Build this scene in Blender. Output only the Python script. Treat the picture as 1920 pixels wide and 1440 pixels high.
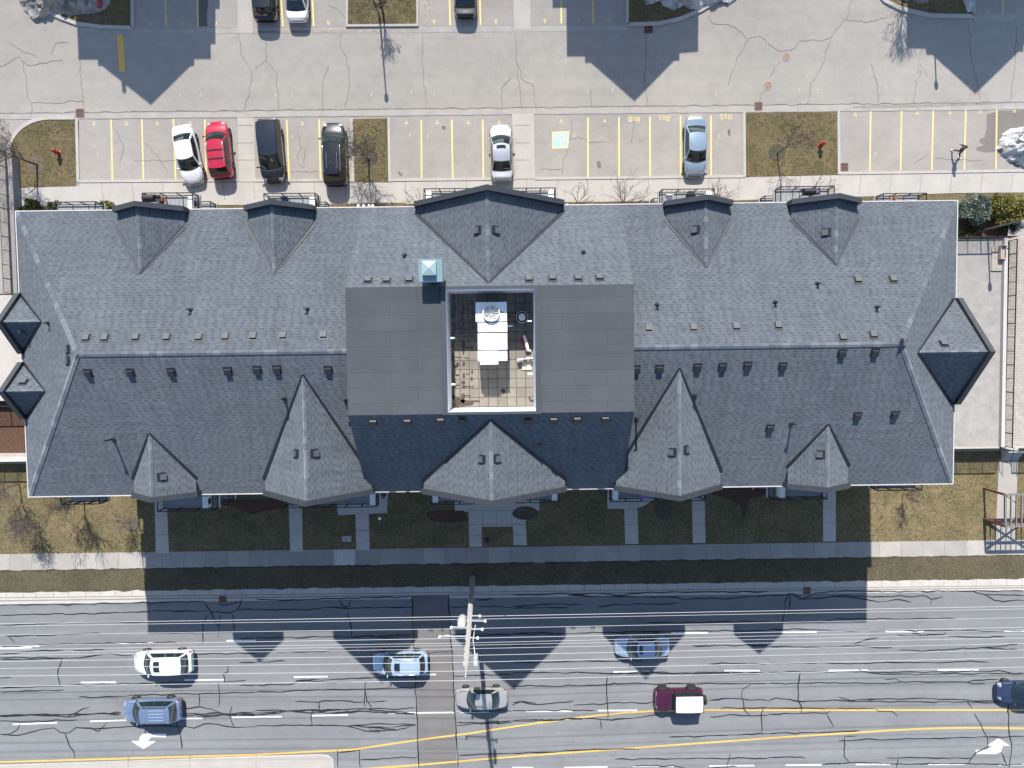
import bpy, bmesh, math, random
from mathutils import Vector, Matrix, noise as mnoise

for o in list(bpy.data.objects): bpy.data.objects.remove(o)
S = bpy.context.scene
COL = S.collection
R = math.radians

# ------------------------------------------------------------------ camera
H = 60.5                       # flying height over the ground
F = 1331.0                     # focal length in pixels of a 1920 wide picture
NX, NY, ROLL = 949.67, 656.90, -0.7435
d = Vector(((NX - 960) / F, -(NY - 720) / F, -1)).normalized()
RM = Matrix.Rotation(R(ROLL), 3, 'Z') @ d.rotation_difference(Vector((0, 0, -1))).to_matrix()
cam = bpy.data.cameras.new('camera')
cam.sensor_fit = 'HORIZONTAL'; cam.sensor_width = 36.0; cam.lens = 36.0 * F / 1920
cam.clip_start = 0.5; cam.clip_end = 1500
camo = bpy.data.objects.new('camera', cam); COL.objects.link(camo)
camo.matrix_world = Matrix.Translation((0, 0, H)) @ RM.to_4x4()
S.camera = camo

# ------------------------------------------------------------------ light
SHX, SHY = 0.070, -1.118       # shadow run per metre of height
SUN_EL = math.atan(1 / math.hypot(SHX, SHY))
SUN_AZ = math.atan2(-SHX, -SHY)
w = bpy.data.worlds.new('World'); S.world = w; w.use_nodes = True
wn = w.node_tree
sky = wn.nodes.new('ShaderNodeTexSky'); sky.sky_type = 'NISHITA'; sky.sun_disc = False
sky.sun_elevation = SUN_EL; sky.sun_rotation = SUN_AZ; sky.air_density = 1.0; sky.dust_density = 0.5; sky.ozone_density = 0.7
bg = wn.nodes['Background']; bg.inputs['Strength'].default_value = 0.11
wn.links.new(sky.outputs[0], bg.inputs[0])
sl = bpy.data.lights.new('sun', 'SUN'); sl.energy = 4.1; sl.angle = R(0.5); sl.color = (1.0, 0.95, 0.878)
so = bpy.data.objects.new('sun', sl); COL.objects.link(so)
so.rotation_euler = Vector((SHX, SHY, -1)).to_track_quat('-Z', 'Y').to_euler()
S.view_settings.view_transform = 'Standard'; S.view_settings.look = 'None'
S.view_settings.exposure = 1.08; S.view_settings.gamma = 1.0; S.view_settings.use_curve_mapping = False
try:
    S.cycles.max_bounces = 5; S.cycles.diffuse_bounces = 3; S.cycles.glossy_bounces = 3
except Exception: pass

# ------------------------------------------------------------------ pixels of the survey photo -> points of the place
def ray(px, py): return RM @ Vector(((px - 960) / F, -(py - 720) / F, -1.0))
def P(px, py, z=0.0):
    r = ray(px, py); t = (z - H) / r.z
    return Vector((r.x * t, r.y * t, z))
def Pplane(px, py, p0, n):
    r = ray(px, py); o = Vector((0, 0, H)); t = (Vector(p0) - o).dot(n) / r.dot(n)
    return o + r * t

# ------------------------------------------------------------------ mesh helpers
class MB:
    def __init__(s): s.v = []; s.f = []; s.m = []; s.mats = []
    def mi(s, m):
        if m is None: return 0
        if m not in s.mats: s.mats.append(m)
        return s.mats.index(m)
    def face(s, pts, m=None):
        b = len(s.v); s.v += [Vector(p) for p in pts]; s.f.append(list(range(b, b + len(pts)))); s.m.append(s.mi(m))
    def add(s, vs, fs, m=None):
        b = len(s.v); s.v += [Vector(p) for p in vs]; k = s.mi(m)
        for f in fs: s.f.append([b + i for i in f]); s.m.append(k)
    def box(s, a, b, m=None, M=None):
        x0, y0, z0 = a; x1, y1, z1 = b
        vs = [Vector(p) for p in ((x0,y0,z0),(x1,y0,z0),(x1,y1,z0),(x0,y1,z0),(x0,y0,z1),(x1,y0,z1),(x1,y1,z1),(x0,y1,z1))]
        if M is not None: vs = [M @ p for p in vs]
        s.add(vs, [(3,2,1,0),(4,5,6,7),(0,1,5,4),(1,2,6,5),(2,3,7,6),(3,0,4,7)], m)
    def bar(s, a, b, wd, ht=None, m=None, up=Vector((0, 0, 1))):
        a = Vector(a); b = Vector(b); dd = (b - a)
        if dd.length < 1e-6: return
        dn = dd.normalized(); side = dn.cross(up)
        if side.length < 1e-3: side = dn.cross(Vector((0, 1, 0)))
        side.normalize(); u = side.cross(dn).normalized(); ht = wd if ht is None else ht
        vs = [p + side * (i * wd / 2) + u * (j * ht / 2) for p in (a, b) for i, j in ((-1,-1),(1,-1),(1,1),(-1,1))]
        s.add(vs, [(0,1,2,3),(7,6,5,4),(0,4,5,1),(1,5,6,2),(2,6,7,3),(3,7,4,0)], m)
    def tube(s, pts, rad, n=6, m=None, cap=True):
        pts = [Vector(p) for p in pts]
        rs = rad if isinstance(rad, (list, tuple)) else [rad] * len(pts)
        b = len(s.v); k = s.mi(m); prev = None
        for i, p in enumerate(pts):
            t = (pts[min(i + 1, len(pts) - 1)] - pts[max(i - 1, 0)])
            t = t.normalized() if t.length > 1e-9 else Vector((0, 0, 1))
            if prev is None:
                a = t.cross(Vector((0, 0, 1)))
                if a.length < 1e-3: a = t.cross(Vector((1, 0, 0)))
            else: a = prev - t * prev.dot(t)
            a.normalize(); prev = a; c = t.cross(a)
            for j in range(n):
                g = 2 * math.pi * j / n
                s.v.append(p + a * math.cos(g) * rs[i] + c * math.sin(g) * rs[i])
        for i in range(len(pts) - 1):
            for j in range(n):
                q = (j + 1) % n
                s.f.append([b + i * n + j, b + i * n + q, b + (i + 1) * n + q, b + (i + 1) * n + j]); s.m.append(k)
        if cap:
            s.f.append([b + j for j in range(n)][::-1]); s.m.append(k)
            e = b + (len(pts) - 1) * n; s.f.append([e + j for j in range(n)]); s.m.append(k)
    def lathe(s, prof, n=16, m=None, M=None):
        b = len(s.v); k = s.mi(m)
        for r, z in prof:
            for j in range(n):
                g = 2 * math.pi * j / n; p = Vector((r * math.cos(g), r * math.sin(g), z))
                s.v.append(M @ p if M is not None else p)
        for i in range(len(prof) - 1):
            for j in range(n):
                q = (j + 1) % n
                s.f.append([b + i*n + j, b + i*n + q, b + (i+1)*n + q, b + (i+1)*n + j]); s.m.append(k)
        e = b + (len(prof) - 1) * n
        s.f.append([e + j for j in range(n)]); s.m.append(k)
        s.f.append([b + j for j in range(n)][::-1]); s.m.append(k)
    def ribbon(s, pts, wd, z, m=None):
        pts = [Vector((p[0], p[1], 0)) for p in pts]
        if len(pts) < 2: return
        b = len(s.v); k = s.mi(m)
        for i, p in enumerate(pts):
            t = pts[min(i + 1, len(pts) - 1)] - pts[max(i - 1, 0)]
            if t.length < 1e-9: t = Vector((1, 0, 0))
            t.normalize(); nrm = Vector((-t.y, t.x, 0)); ww = wd[i] if isinstance(wd, list) else wd
            for sg in (-1, 1):
                q = p + nrm * sg * ww / 2; s.v.append(Vector((q.x, q.y, z)))
        for i in range(len(pts) - 1):
            s.f.append([b + 2*i, b + 2*i + 2, b + 2*i + 3, b + 2*i + 1][::-1]); s.m.append(k)
    def build(s, name, mat=None, parent=None, smooth=None, uv=False, local=False):
        me = bpy.data.meshes.new(name)
        off = Vector((0, 0, 0))
        if parent is not None and not local:
            q = parent
            while q is not None: off += q.location; q = q.parent
        me.from_pydata([tuple(p - off) for p in s.v], [], s.f)
        for mt in (s.mats if s.mats and s.mats[0] is not None else [mat]):
            me.materials.append(mt)
        if s.mats:
            for pl, k in zip(me.polygons, s.m): pl.material_index = k
        if uv:
            ul = me.uv_layers.new(name='UVMap')
            for pl in me.polygons:
                n = pl.normal; h = Vector((0, 0, 1)).cross(n)
                if h.length < 0.05: h = Vector((1, 0, 0))
                h.normalize(); vv = n.cross(h)
                for li in pl.loop_indices:
                    c = me.vertices[me.loops[li].vertex_index].co
                    ul.data[li].uv = (c.dot(h), c.dot(vv))
        if smooth is not None:
            for pl in me.polygons: pl.use_smooth = True
            me.set_sharp_from_angle(angle=R(smooth))
        me.update()
        o = bpy.data.objects.new(name, me); COL.objects.link(o)
        if parent is not None: o.parent = parent
        return o
def tag(o, label, cat, group=None):
    o['label'] = label; o['category'] = cat
    if group: o['group'] = group
    return o
def thing(name, label, cat, loc=(0, 0, 0), rz=0, group=None):
    o = bpy.data.objects.new(name, None); COL.objects.link(o); o.empty_display_size = 0.3
    o.location = loc; o.rotation_euler = (0, 0, rz)
    return tag(o, label, cat, group)
def struct(o, kind='structure'):
    o['kind'] = kind; return o

# ------------------------------------------------------------------ materials
def mat(name, col, rough=0.8, metal=0.0, spec=0.4, var=0.0, scale=3.0, bump=0.0, bscale=40.0, coat=0.0, col2=None, detail=6, emit=None):
    """one colour broken up by two sizes of noise, towards col2 if given"""
    m = bpy.data.materials.new(name); m.use_nodes = True; nt = m.node_tree; N = nt.nodes; L = nt.links
    b = N['Principled BSDF']; b.inputs['Roughness'].default_value = rough; b.inputs['Metallic'].default_value = metal
    b.inputs['Specular IOR Level'].default_value = spec; b.inputs['Coat Weight'].default_value = coat
    b.inputs['Base Color'].default_value = (*col, 1)
    if rough >= .88: b.inputs['Diffuse Roughness'].default_value = 1.0
    if var > 0 or col2:
        g = N.new('ShaderNodeNewGeometry')
        n1 = N.new('ShaderNodeTexNoise'); n1.inputs['Scale'].default_value = scale; n1.inputs['Detail'].default_value = detail
        n2 = N.new('ShaderNodeTexNoise'); n2.inputs['Scale'].default_value = scale * 9; n2.inputs['Detail'].default_value = 4
        L.new(g.outputs['Position'], n1.inputs['Vector']); L.new(g.outputs['Position'], n2.inputs['Vector'])
        ad = N.new('ShaderNodeMath'); ad.operation = 'ADD'
        mu = N.new('ShaderNodeMath'); mu.operation = 'MULTIPLY'; mu.inputs[1].default_value = 0.6
        L.new(n2.outputs['Fac'], mu.inputs[0]); L.new(n1.outputs['Fac'], ad.inputs[0]); L.new(mu.outputs[0], ad.inputs[1])
        rp = N.new('ShaderNodeMapRange'); rp.inputs['From Min'].default_value = 0.5; rp.inputs['From Max'].default_value = 1.1
        L.new(ad.outputs[0], rp.inputs['Value'])
        mx = N.new('ShaderNodeMix'); mx.data_type = 'RGBA'
        c2 = col2 if col2 else tuple(min(1, c * (1 + var)) for c in col)
        c1 = col if col2 else tuple(c * (1 - var) for c in col)
        mx.inputs['A'].default_value = (*c1, 1); mx.inputs['B'].default_value = (*c2, 1)
        L.new(rp.outputs['Result'], mx.inputs['Factor']); L.new(mx.outputs['Result'], b.inputs['Base Color'])
    if bump > 0:
        g2 = N.new('ShaderNodeNewGeometry'); nb = N.new('ShaderNodeTexNoise'); nb.inputs['Scale'].default_value = bscale; nb.inputs['Detail'].default_value = 5
        L.new(g2.outputs['Position'], nb.inputs['Vector'])
        bp = N.new('ShaderNodeBump'); bp.inputs['Strength'].default_value = bump; bp.inputs['Distance'].default_value = 0.05
        L.new(nb.outputs['Fac'], bp.inputs['Height']); L.new(bp.outputs['Normal'], b.inputs['Normal'])
    return m

def mixn(nt, fac, a, b, mode='MIX'):
    mx = nt.nodes.new('ShaderNodeMix'); mx.data_type = 'RGBA'; mx.blend_type = mode
    for k, v in (('Factor', fac), ('A', a), ('B', b)):
        if hasattr(v, 'is_linked') or hasattr(v, 'node'): nt.links.new(v, mx.inputs[k])
        elif isinstance(v, (int, float)): mx.inputs[k].default_value = v
        else: mx.inputs[k].default_value = (*v, 1)
    return mx.outputs['Result']
def noisen(nt, vec, scale, detail=5, rough=0.5, lo=0.35, hi=0.65, sx=1, sy=1):
    if sx != 1 or sy != 1:
        mp = nt.nodes.new('ShaderNodeMapping'); mp.inputs['Scale'].default_value = (sx, sy, 1); nt.links.new(vec, mp.inputs['Vector']); vec = mp.outputs[0]
    n = nt.nodes.new('ShaderNodeTexNoise'); n.inputs['Scale'].default_value = scale; n.inputs['Detail'].default_value = detail; n.inputs['Roughness'].default_value = rough
    nt.links.new(vec, n.inputs['Vector'])
    r = nt.nodes.new('ShaderNodeMapRange'); r.inputs['From Min'].default_value = lo; r.inputs['From Max'].default_value = hi
    nt.links.new(n.outputs['Fac'], r.inputs['Value']); return r.outputs['Result']
def newmat(name, rough=0.9, spec=0.3):
    m = bpy.data.materials.new(name); m.use_nodes = True; b = m.node_tree.nodes['Principled BSDF']
    b.inputs['Roughness'].default_value = rough; b.inputs['Specular IOR Level'].default_value = spec
    b.inputs['Diffuse Roughness'].default_value = 1.0
    g = m.node_tree.nodes.new('ShaderNodeNewGeometry')
    return m, m.node_tree, b, g.outputs['Position']
def bumpn(nt, b, h, strength=0.4, dist=0.03):
    bp = nt.nodes.new('ShaderNodeBump'); bp.inputs['Strength'].default_value = strength; bp.inputs['Distance'].default_value = dist
    nt.links.new(h, bp.inputs['Height']); nt.links.new(bp.outputs['Normal'], b.inputs['Normal'])

def m_shingle(name, base, row=0.19, width=0.52):
    """laminated shingles: even courses, short darker tabs scattered along each course"""
    m, nt, b, pos = newmat(name, 0.92, 0.25); b.inputs['Diffuse Roughness'].default_value = 0.55; N = nt.nodes; L = nt.links
    uv = N.new('ShaderNodeUVMap'); uv.uv_map = 'UVMap'
    def brick(w_, off, lo):
        mp = N.new('ShaderNodeMapping'); mp.inputs['Location'].default_value = lo; L.new(uv.outputs[0], mp.inputs['Vector'])
        br = N.new('ShaderNodeTexBrick'); br.offset = off; br.inputs['Scale'].default_value = 1.0; br.inputs['Brick Width'].default_value = w_; br.inputs['Row Height'].default_value = row
        br.inputs['Mortar Size'].default_value = 0.0; br.inputs['Color1'].default_value = (0, 0, 0, 1); br.inputs['Color2'].default_value = (1, 1, 1, 1); L.new(mp.outputs[0], br.inputs['Vector'])
        return br.outputs['Color']
    def rng(x, a, c, lo=0.0, hi=1.0):
        r = N.new('ShaderNodeMapRange'); r.inputs['From Min'].default_value = a; r.inputs['From Max'].default_value = c; r.inputs['To Min'].default_value = lo; r.inputs['To Max'].default_value = hi; L.new(x, r.inputs['Value']); return r.outputs['Result']
    def math_(op, x, y):
        n = N.new('ShaderNodeMath'); n.operation = op
        for k, v in enumerate((x, y)):
            if isinstance(v, (int, float)): n.inputs[k].default_value = v
            else: L.new(v, n.inputs[k])
        return n.outputs[0]
    sx = N.new('ShaderNodeSeparateXYZ'); L.new(uv.outputs[0], sx.inputs[0])
    fr = math_('FRACT', math_('DIVIDE', sx.outputs['Y'], row), 0)
    rown = math_('FLOOR', math_('DIVIDE', sx.outputs['Y'], row), 0)
    wn_ = N.new('ShaderNodeTexWhiteNoise'); wn_.noise_dimensions = '1D'; L.new(rown, wn_.inputs['W'])
    jit = N.new('ShaderNodeTexNoise'); jit.inputs['Scale'].default_value = 1.1; L.new(uv.outputs[0], jit.inputs['Vector'])
    ph = math_('FRACT', math_('ADD', math_('ADD', math_('DIVIDE', sx.outputs['X'], width), math_('MULTIPLY', wn_.outputs['Value'], 0.9)), math_('MULTIPLY', jit.outputs['Fac'], 1.3)), 0)
    tab = math_('MULTIPLY', math_('MULTIPLY', rng(ph, .06, .16), rng(ph, .50, .62, 1.0, 0.0)), rng(brick(width * 1.3, 0.4, (.1, 0, 0)), 0, 1, .45, 1.0))
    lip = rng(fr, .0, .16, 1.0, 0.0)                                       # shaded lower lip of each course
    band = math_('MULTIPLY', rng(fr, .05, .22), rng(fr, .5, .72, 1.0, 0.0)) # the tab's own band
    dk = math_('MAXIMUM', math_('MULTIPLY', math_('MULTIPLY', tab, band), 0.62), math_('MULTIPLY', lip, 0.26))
    tone = rng(brick(0.92, 0.37, (.31, 0, 0)), 0, 1, .90, 1.10)
    big = noisen(nt, pos, 0.30, 4, 0.55, 0.3, 0.7); gr = noisen(nt, pos, 30, 3, 0.6, 0.3, 0.7)
    c = mixn(nt, big, tuple(x * .94 for x in base), tuple(x * y for x, y in zip(base, (1.07, 1.05, 1.03))))
    cb = N.new('ShaderNodeCombineColor'); [L.new(tone, cb.inputs[k]) for k in range(3)]
    c = mixn(nt, 1.0, c, cb.outputs[0], 'MULTIPLY')
    c = mixn(nt, gr, mixn(nt, 1.0, c, (0.86,) * 3, 'MULTIPLY'), mixn(nt, 1.0, c, (1.1,) * 3, 'MULTIPLY'))
    stk = noisen(nt, uv.outputs[0], 1.0, 5, .65, .35, .65, 1.5, .10)
    c = mixn(nt, stk, mixn(nt, 1.0, c, (0.88, 0.885, 0.89), 'MULTIPLY'), mixn(nt, 1.0, c, (1.07,) * 3, 'MULTIPLY'))
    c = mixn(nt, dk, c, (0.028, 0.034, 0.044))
    L.new(c, b.inputs['Base Color'])
    hgt = math_('ADD', math_('SUBTRACT', 1.0, fr), math_('MULTIPLY', tab, -0.25))
    bumpn(nt, b, hgt, 0.55, 0.03)
    return m

def m_grass(name, tan, olive, dark, k=1.0):
    m, nt, b, pos = newmat(name, 1.0, 0.1)
    a = noisen(nt, pos, 0.45 * k, 6, 0.68, 0.40, 0.62)
    f = noisen(nt, pos, 7, 6, 0.75, 0.38, 0.62)
    t = noisen(nt, pos, 22, 4, 0.7, 0.36, 0.64, 1.0, 1.7)
    p = noisen(nt, pos, 2.1, 4, 0.6, 0.52, 0.7)
    c = mixn(nt, a, tan, olive)
    c = mixn(nt, p, c, mixn(nt, 0.55, c, dark))
    c = mixn(nt, f, mixn(nt, 1.0, c, (0.66, 0.67, 0.62), 'MULTIPLY'), mixn(nt, 1.0, c, (1.18, 1.15, 1.1), 'MULTIPLY'))
    c = mixn(nt, t, mixn(nt, 1.0, c, (0.6, 0.62, 0.6), 'MULTIPLY'), mixn(nt, 1.0, c, (1.3, 1.27, 1.2), 'MULTIPLY'))
    nt.links.new(c, b.inputs['Base Color']); bumpn(nt, b, t, 0.6, 0.06)
    return m

def m_asphalt(name, base, stain, tracks=0.0, speck=0.25):
    m, nt, b, pos = newmat(name, 0.93, 0.25)
    big = noisen(nt, pos, 0.16, 6, 0.6, 0.36, 0.66)
    med = noisen(nt, pos, 1.1, 6, 0.65, 0.4, 0.72)
    fine = noisen(nt, pos, 34, 3, 0.6, 0.3, 0.7)
    c = mixn(nt, big, base, stain)
    c = mixn(nt, med, c, mixn(nt, 1.0, c, (0.9, 0.89, 0.885), 'MULTIPLY'))
    c = mixn(nt, fine, mixn(nt, 1.0, c, (1 - speck,) * 3, 'MULTIPLY'), mixn(nt, 1.0, c, (1 + speck * 0.6,) * 3, 'MULTIPLY'))
    if tracks > 0:     # long wear streaks along the direction of travel
        st = noisen(nt, pos, 1.0, 4, 0.6, 0.35, 0.65, 0.02, 1.1)
        c = mixn(nt, st, mixn(nt, 1.0, c, (1 - tracks,) * 3, 'MULTIPLY'), mixn(nt, 1.0, c, (1 + tracks * 0.6,) * 3, 'MULTIPLY'))
    nt.links.new(c, b.inputs['Base Color']); bumpn(nt, b, fine, 0.25, 0.01)
    return m

M = {}
M['shingle'] = m_shingle('roof_shingles', (0.103, 0.119, 0.138))
M['shingle_dark'] = M['shingle']
M['cap'] = mat('ridge_shingles', (0.115, 0.131, 0.150), 0.9, var=0.22, scale=2.2)
M['membrane'] = None
M['fascia'] = mat('charcoal_trim', (0.040, 0.048, 0.060), 0.6, var=0.15, scale=2)
M['flash'] = mat('dark_flashing', (0.022, 0.026, 0.034), 0.5, metal=0.2, var=0.2)
M['gutter'] = mat('pale_gutter', (0.42, 0.41, 0.40), 0.5, var=0.1)
M['brick'] = mat('brick_wall', (0.24, 0.17, 0.13), 0.9, var=0.2, scale=6)
M['vent'] = mat('black_vent', (0.018, 0.02, 0.025), 0.5, spec=0.4)
M['white_wall'] = mat('white_coping_wall', (0.66, 0.67, 0.68), 0.7, var=0.04)
M['conc'] = mat('concrete_walk', (0.48, 0.455, 0.418), 0.9, var=0.10, scale=0.7, bump=0.1)
M['conc_dk'] = mat('concrete_gutter', (0.42, 0.40, 0.368), 0.9, var=0.14, scale=0.9, bump=0.1)
M['conc_lt'] = mat('new_concrete', (0.50, 0.485, 0.465), 0.9, var=0.06, scale=0.9)
M['joint'] = mat('slab_joint', (0.22, 0.205, 0.19), 0.95)
M['lane'] = m_asphalt('light_asphalt', (0.438, 0.412, 0.372), (0.390, 0.368, 0.335), 0.035, 0.10)
M['stall'] = m_asphalt('stall_asphalt', (0.438, 0.409, 0.372), (0.375, 0.350, 0.320), 0.0, 0.13)
M['road'] = m_asphalt('road_asphalt', (0.200, 0.208, 0.217), (0.176, 0.183, 0.191), 0.10, 0.14)
M['patch'] = m_asphalt('patch_asphalt', (0.165, 0.160, 0.158), (0.145, 0.142, 0.142), 0.08, 0.12)
M['grass'] = m_grass('dry_lawn', (0.245, 0.196, 0.122), (0.165, 0.146, 0.084), (0.095, 0.080, 0.052))
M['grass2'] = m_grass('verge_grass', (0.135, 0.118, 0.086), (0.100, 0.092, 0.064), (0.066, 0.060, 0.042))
M['mulch'] = mat('brown_mulch', (0.10, 0.055, 0.035), 1.0, var=0.5, scale=6, bump=0.6, bscale=30)
M['tar'] = mat('crack_tar', (0.012, 0.013, 0.016), 0.8, var=0.3, scale=3)
M['crack'] = mat('hairline_crack', (0.185, 0.172, 0.158), 0.95, var=0.3, scale=3)
M['white_paint'] = mat('white_road_paint', (0.62, 0.62, 0.62), 0.7, var=0.16, scale=4)
M['yellow_paint'] = mat('yellow_road_paint', (0.60, 0.385, 0.085), 0.75, var=0.16, scale=4)
M['yellow_stall'] = mat('worn_yellow_paint', (0.58, 0.46, 0.19), 0.8, var=0.14, scale=5)
M['blue_paint'] = mat('blue_painted_square', (0.27, 0.52, 0.58), 0.8, var=0.15, scale=5)
M['rust'] = mat('rusty_iron', (0.13, 0.075, 0.055), 0.8, var=0.35, scale=8)
M['black'] = mat('black_metal', (0.016, 0.018, 0.022), 0.45, var=0.1)
M['deck'] = mat('balcony_deck', (0.23, 0.24, 0.245), 0.8, var=0.08)
M['slab'] = mat('balcony_slab', (0.46, 0.455, 0.44), 0.8, var=0.06)
M['whitebox'] = mat('white_enamel', (0.80, 0.80, 0.80), 0.4, var=0.03)
M['teal'] = mat('pale_teal_metal', (0.17, 0.255, 0.285), 0.5, metal=0.1, var=0.05)
M['snow'] = None
M['bark'] = mat('grey_bark', (0.075, 0.065, 0.056), 0.95, var=0.25, scale=8)
M['twig'] = mat('twig_bark', (0.17, 0.135, 0.115), 0.95, var=0.25, scale=8)
M['glass'] = mat('car_glass', (0.010, 0.020, 0.022), 0.03, spec=0.9)
M['tyre'] = mat('tyre_rubber', (0.02, 0.02, 0.021), 0.85)
M['rim'] = mat('alloy_rim', (0.45, 0.45, 0.46), 0.35, metal=0.7)
M['red_lens'] = mat('red_lens', (0.26, 0.012, 0.015), 0.15, spec=0.7)
M['clear_lens'] = mat('clear_lens', (0.32, 0.34, 0.37), 0.12, spec=0.8)
M['chrome'] = mat('chrome_trim', (0.6, 0.6, 0.62), 0.2, metal=0.9)
M['trim'] = mat('black_plastic', (0.02, 0.02, 0.022), 0.6)

def m_membrane():
    m, nt, b, pos = newmat('roof_membrane', 0.9, 0.3)
    uv = nt.nodes.new('ShaderNodeUVMap'); uv.uv_map = 'UVMap'
    br = nt.nodes.new('ShaderNodeTexBrick'); br.offset = 0.37; br.inputs['Scale'].default_value = 1.0
    br.inputs['Brick Width'].default_value = 4.3; br.inputs['Row Height'].default_value = 0.93; br.inputs['Mortar Size'].default_value = 0.012; br.inputs['Mortar Smooth'].default_value = 0.4
    br.inputs['Color1'].default_value = (0.078, 0.086, 0.094, 1); br.inputs['Color2'].default_value = (0.086, 0.094, 0.102, 1); br.inputs['Mortar'].default_value = (0.05, 0.054, 0.06, 1)
    nt.links.new(uv.outputs[0], br.inputs['Vector'])
    a = noisen(nt, pos, 0.5, 5, 0.6, 0.35, 0.7); f = noisen(nt, pos, 18, 4, 0.6, 0.3, 0.7)
    c = mixn(nt, a, br.outputs['Color'], mixn(nt, 1.0, br.outputs['Color'], (0.84, 0.83, 0.85), 'MULTIPLY'))
    c = mixn(nt, f, mixn(nt, 1.0, c, (0.92,) * 3, 'MULTIPLY'), mixn(nt, 1.0, c, (1.07,) * 3, 'MULTIPLY'))
    nt.links.new(c, b.inputs['Base Color']); return m
M['membrane'] = m_membrane()
def m_paver(name, c1, c2, mort, bw, rh, ms, off=0.0):
    m, nt, b, pos = newmat(name, 0.9, 0.3)
    br = nt.nodes.new('ShaderNodeTexBrick'); br.offset = off; br.inputs['Scale'].default_value = 1.0
    br.inputs['Brick Width'].default_value = bw; br.inputs['Row Height'].default_value = rh; br.inputs['Mortar Size'].default_value = ms; br.inputs['Mortar Smooth'].default_value = 0.2
    br.inputs['Color1'].default_value = (*c1, 1); br.inputs['Color2'].default_value = (*c2, 1); br.inputs['Mortar'].default_value = (*mort, 1)
    nz = nt.nodes.new('ShaderNodeTexNoise'); nz.inputs['Scale'].default_value = 2.2
    nt.links.new(pos, nz.inputs['Vector'])
    nt.links.new(pos, br.inputs['Vector'])
    a = noisen(nt, pos, 1.0, 5, 0.6, 0.4, 0.7)
    c = mixn(nt, a, br.outputs['Color'], mixn(nt, 1.0, br.outputs['Color'], (0.86, 0.84, 0.82), 'MULTIPLY'))
    nt.links.new(c, b.inputs['Base Color']); return m
M['paver'] = m_paver('roof_pavers', (0.235, 0.217, 0.188), (0.29, 0.268, 0.232), (0.085, 0.07, 0.055), 0.60, 0.60, 0.022)
M['brickpath'] = m_paver('brick_path', (0.40, 0.365, 0.335), (0.46, 0.42, 0.385), (0.27, 0.245, 0.225), 0.21, 0.21, 0.012)
def m_snow(name, clean, dirt, amount):
    m, nt, b, pos = newmat(name, 0.7, 0.4)
    a = noisen(nt, pos, 0.9, 6, 0.7, 0.5 - amount, 0.62); f = noisen(nt, pos, 9, 5, 0.7, 0.35, 0.62, 1.0, 2.2)
    c = mixn(nt, a, clean, dirt); c = mixn(nt, f, mixn(nt, 0.6, c, dirt), c)
    nt.links.new(c, b.inputs['Base Color']); bumpn(nt, b, f, 0.8, 0.12); return m
M['snow'] = m_snow('old_snow', (0.84, 0.84, 0.85), (0.36, 0.34, 0.32), -0.02)
M['snow_dirty'] = m_snow('dirty_snow', (0.66, 0.64, 0.61), (0.22, 0.195, 0.17), 0.12)

# ------------------------------------------------------------------ ground
def poly(name, pts, z, m, kind='structure'):
    mb = MB(); ps = [P(x, y, 0) for x, y in pts]
    a = sum(ps[i].x * ps[(i + 1) % len(ps)].y - ps[(i + 1) % len(ps)].x * ps[i].y for i in range(len(ps)))
    if a < 0: ps.reverse()
    mb.face([(p.x, p.y, z) for p in ps]); o = mb.build(name, m); return struct(o, kind)
def polys(name, lst, z, m):
    mb = MB()
    for i_, pts in enumerate(lst):
        ps = [P(x, y, 0) for x, y in pts]
        a = sum(ps[i].x * ps[(i + 1) % len(ps)].y - ps[(i + 1) % len(ps)].x * ps[i].y for i in range(len(ps)))
        if a < 0: ps.reverse()
        mb.face([(p.x, p.y, z + .0012 * i_) for p in ps])
    return struct(mb.build(name, m))
def lerp(a, b, t): return a + (b - a) * t
def yl(yL, yR, x): return lerp(yL, yR, x / 1920)      # a long line across the photo, given at its two ends

mb = MB(); mb.face([(-400, -400, -0.03), (400, -400, -0.03), (400, 400, -0.03), (-400, 400, -0.03)])
struct(mb.build('ground', M['grass']))
poly('parking_lane', [(-700, -900), (2600, -900), (2600, 196), (-700, 228)], -0.012, M['lane'])
poly('parking_stalls', [(-200, 216), (2300, 190), (2300, 320), (148, 341), (148, 226)], -0.008, M['stall'])
poly('parking_stalls', [(-700, 226), (147, 224), (147, 352), (18, 354), (18, 392), (-700, 396)], -0.010, M['lane'])
# light concrete gutter between lane and stalls
polys('gutter_strip', [[(-300, 215), (0, 213.5), (1920, 192), (2300, 188), (2300, 203), (1920, 205.5), (0, 224), (-300, 226)]], 0.0, M['conc_dk'])
# sidewalk along the building front
polys('front_sidewalk', [[(148, 342), (1575, 326), (2300, 316), (2300, 357), (1790, 362), (1440, 375), (720, 383), (0, 386), (-40, 386), (20, 352), (148, 349)]], 0.0, M['conc'])
polys('crossing_walk', [[(445, 219), (476, 218.5), (479, 342), (448, 342)], [(960, 213), (1001, 212.5), (1003, 334), (966, 334)],
                        [(445, -60), (474, -60), (474, 62), (446, 62)], [(962, -60), (993, -60), (995, 55), (964, 55)]], 0.004, M['conc'])
mbj = MB()
for x in list(range(190, 1920, 57)):
    if 655 < x < 700: continue
    y0 = 342 - 16 * (x - 148) / 1427; mbj.ribbon([P(x, y0 + 1), P(x + (950 - x) * 0.006, y0 + 36)], 0.03, 0.008)
for x in (460, 980):
    for y in (235, 268, 300): mbj.ribbon([P(x - 15, y), P(x + 15, y)], 0.03, 0.016)
mbj.ribbon([P(20, 341.5), P(700, 341)], 0.05, 0.008); mbj.ribbon([P(700, 341), P(1575, 325.5), P(2000, 319)], 0.05, 0.008)
struct(mbj.build('sidewalk_joints', M['joint']))

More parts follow.
